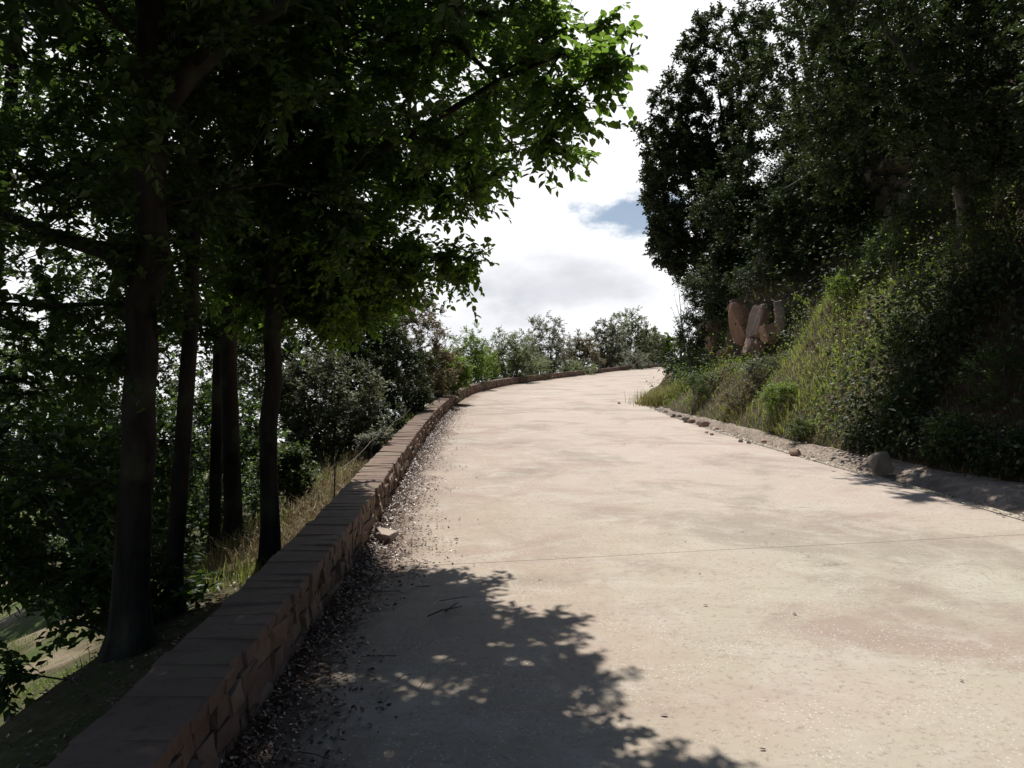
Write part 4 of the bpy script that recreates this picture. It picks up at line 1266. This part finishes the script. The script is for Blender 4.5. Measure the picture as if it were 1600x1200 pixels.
# wire fence behind the wall
fence = empty('wire_fence', (-2.0, 10, float(ground_z(-2.0, 10)))); tag(fence, 'rusty wire fence on thin iron posts behind the wall', 'fence')
posts = []
for y in (7.6, 10.4, 13.4, 17, 21, 25.5):
    x = float(XL(y)) - WT - .12 - .05 * (y > 15); z = gz(x, y)
    gp = Geo(); tube(gp, [(x, y, z - .2), (x + .01, y, z + .3), (x + .02, y, z + .72)], [.008, .008, .008], 6); gp.build('post', M['wire'], fence)
    posts.append((x + .02, y, z + .66))
for h in (0, -.25):
    gw = Geo()
    for (p, q) in zip(posts[:-1], posts[1:]):
        p, q = np.array(p), np.array(q)
        tube(gw, [p * (1 - f) + q * f + np.array((0, 0, h - .16 * f * (1 - f))) for f in np.linspace(0, 1, 7)], [.004] * 7, 4)
    gw.build('wire', M['wire'], fence)

# shrubs, tufts and seedlings on the bank
BS = 'shrubs and tufts on the bank'
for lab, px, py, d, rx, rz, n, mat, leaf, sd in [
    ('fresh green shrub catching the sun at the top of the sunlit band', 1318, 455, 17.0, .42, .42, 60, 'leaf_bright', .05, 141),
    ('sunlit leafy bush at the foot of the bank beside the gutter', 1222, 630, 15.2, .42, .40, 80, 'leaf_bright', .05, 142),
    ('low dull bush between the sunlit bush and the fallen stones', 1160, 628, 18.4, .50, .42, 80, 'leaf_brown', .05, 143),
    ('dull green bush below the pink upright rocks', 1105, 605, 22.0, .50, .36, 80, 'leaf_mid', .055, 144),
    ('olive coloured bush under the grey rock slab', 1195, 585, 20.5, .55, .38, 80, 'leaf_olive', .055, 145),
    ('small leafy bush beside the shadow edge on the gutter', 1255, 672, 13.6, .30, .22, 50, 'leaf_mid', .045, 146),
    ('bush hiding the foot of the brown boulder', 1090, 560, 25.8, .60, .60, 80, 'leaf_mid', .06, 147),
    ('dark shrub in the deep shade above the square boulder', 1420, 640, 12.0, .55, .5, 70, 'leaf_mid', .055, 148),
    ('dark shrub in the deep shade at the right edge', 1560, 600, 11.0, .6, .6, 80, 'leaf_mid', .055, 149),
    ('shaded shrub below the rock outcrop', 1390, 400, 15.4, .6, .6, 90, 'leaf_mid', .055, 150),
    ('shaded bush high at the right edge beneath the oaks', 1520, 420, 13.0, .8, .8, 110, 'leaf_mid', .055, 151),
    ('bramble mound right of the rock outcrop in the dark', 1470, 330, 14, .9, .8, 120, 'leaf_oak', .07, 153),
    ('bramble mound below the rock outcrop, left of the shaded shrub', 1350, 380, 16, .7, .6, 100, 'leaf_oak', .07, 154),
    ('dark mound of leaves midway up the shaded bank', 1470, 500, 12.5, .8, .7, 120, 'leaf_oak', .065, 155),
    ('leafy mound just past the edge of the sunlit band', 1420, 540, 12.8, .5, .5, 90, 'leaf_mid', .06, 156),
    ('low shrub on the foot of the bank right of the boulder', 1500, 690, 10.5, .45, .4, 80, 'leaf_mid', .055, 157),
    ('dark hanging bush at the right edge halfway up', 1580, 330, 12, .9, .9, 120, 'leaf_oak', .07, 158),
    ('dusky shrub at the foot of the bank at the far right', 1580, 715, 9.5, .45, .4, 80, 'leaf_oak', .055, 159),
    ('dark bush at the outer edge of the bank left of the pink rocks', 1080, 520, 24.5, .5, .7, 110, 'leaf_oak', .07, 160),
    ('bush clinging high on the outer edge of the bank', 1100, 450, 24.5, .7, .7, 110, 'leaf_oak', .07, 161),
    ('shaded bush hanging above the upright rocks', 1180, 440, 24.5, .9, .5, 110, 'leaf_oak', .065, 152),
]:
    c = on_bank(px, py, .15); zb = float(bank_z(c[0], c[1]))
    if c[2] < zb + rz * .3: c[2] = zb + rz * .3
    shrub('shrub', lab, 'shrub', c[0] + .1, c[1] + .1, min(zb, c[2] - rz * .6), c, (rx, rx * .9, rz), n, sd, mat, leaf, (6, 8), leaf * 4, BS, r=.012, stems=5)

# pale green tuft at the road's inner bend
yt = 25.6
tuft = empty('grass_tuft', (float(xf(yt)) + .1, yt, float(zr(yt)))); tag(tuft, 'yellow green grass tuft at the tip of the bank inside the bend', 'grass tuft')
g = Geo(); n = 1500
x = float(xf(yt)) + .15 + rs.normal(0, .32, n); y = yt + rs.normal(0, .5, n)
zz = np.maximum(zr(y), np.where(x > xf(y), bank_z(x, y), zr(y)))
blades(g, x, y, zz, rs.uniform(.25, .62, n), .6, .010, rs, rs.random(n))
g.build('blades', M['grass_olive'], tuft)['kind'] = 'stuff'

# pale seedling leaning out of the bank
c = P(1240, 462, 18); q = P(1272, 480, 18.2)
sd_ = empty('seedling', tuple(q)); tag(sd_, 'thin seedling with pale leaves leaning out of the bank below the oaks', 'seedling')
g = Geo(); tube(g, [q, q * .6 + c * .4 + (0, 0, .1), c], [.012, .009, .004], 5); g.build('stem', M['bark_grey'], sd_)
g = Geo(); f = np.linspace(.15, 1, 14)
B = q + (c - q) * f[:, None] + np.stack([0 * f, 0 * f, .16 * f * (1 - f)], 1)
leaves(g, B, np.stack([rs.normal(-.3, .5, 14), rs.normal(0, .5, 14), np.where(np.arange(14) % 2, .8, -.7)], 1), rs.normal(0, .5, (14, 3)) + np.array((-.6, -.6, .6)), .10, .05, rs.random(14), 'full')
g.build('leaves', M['leaf_bright'], sd_)
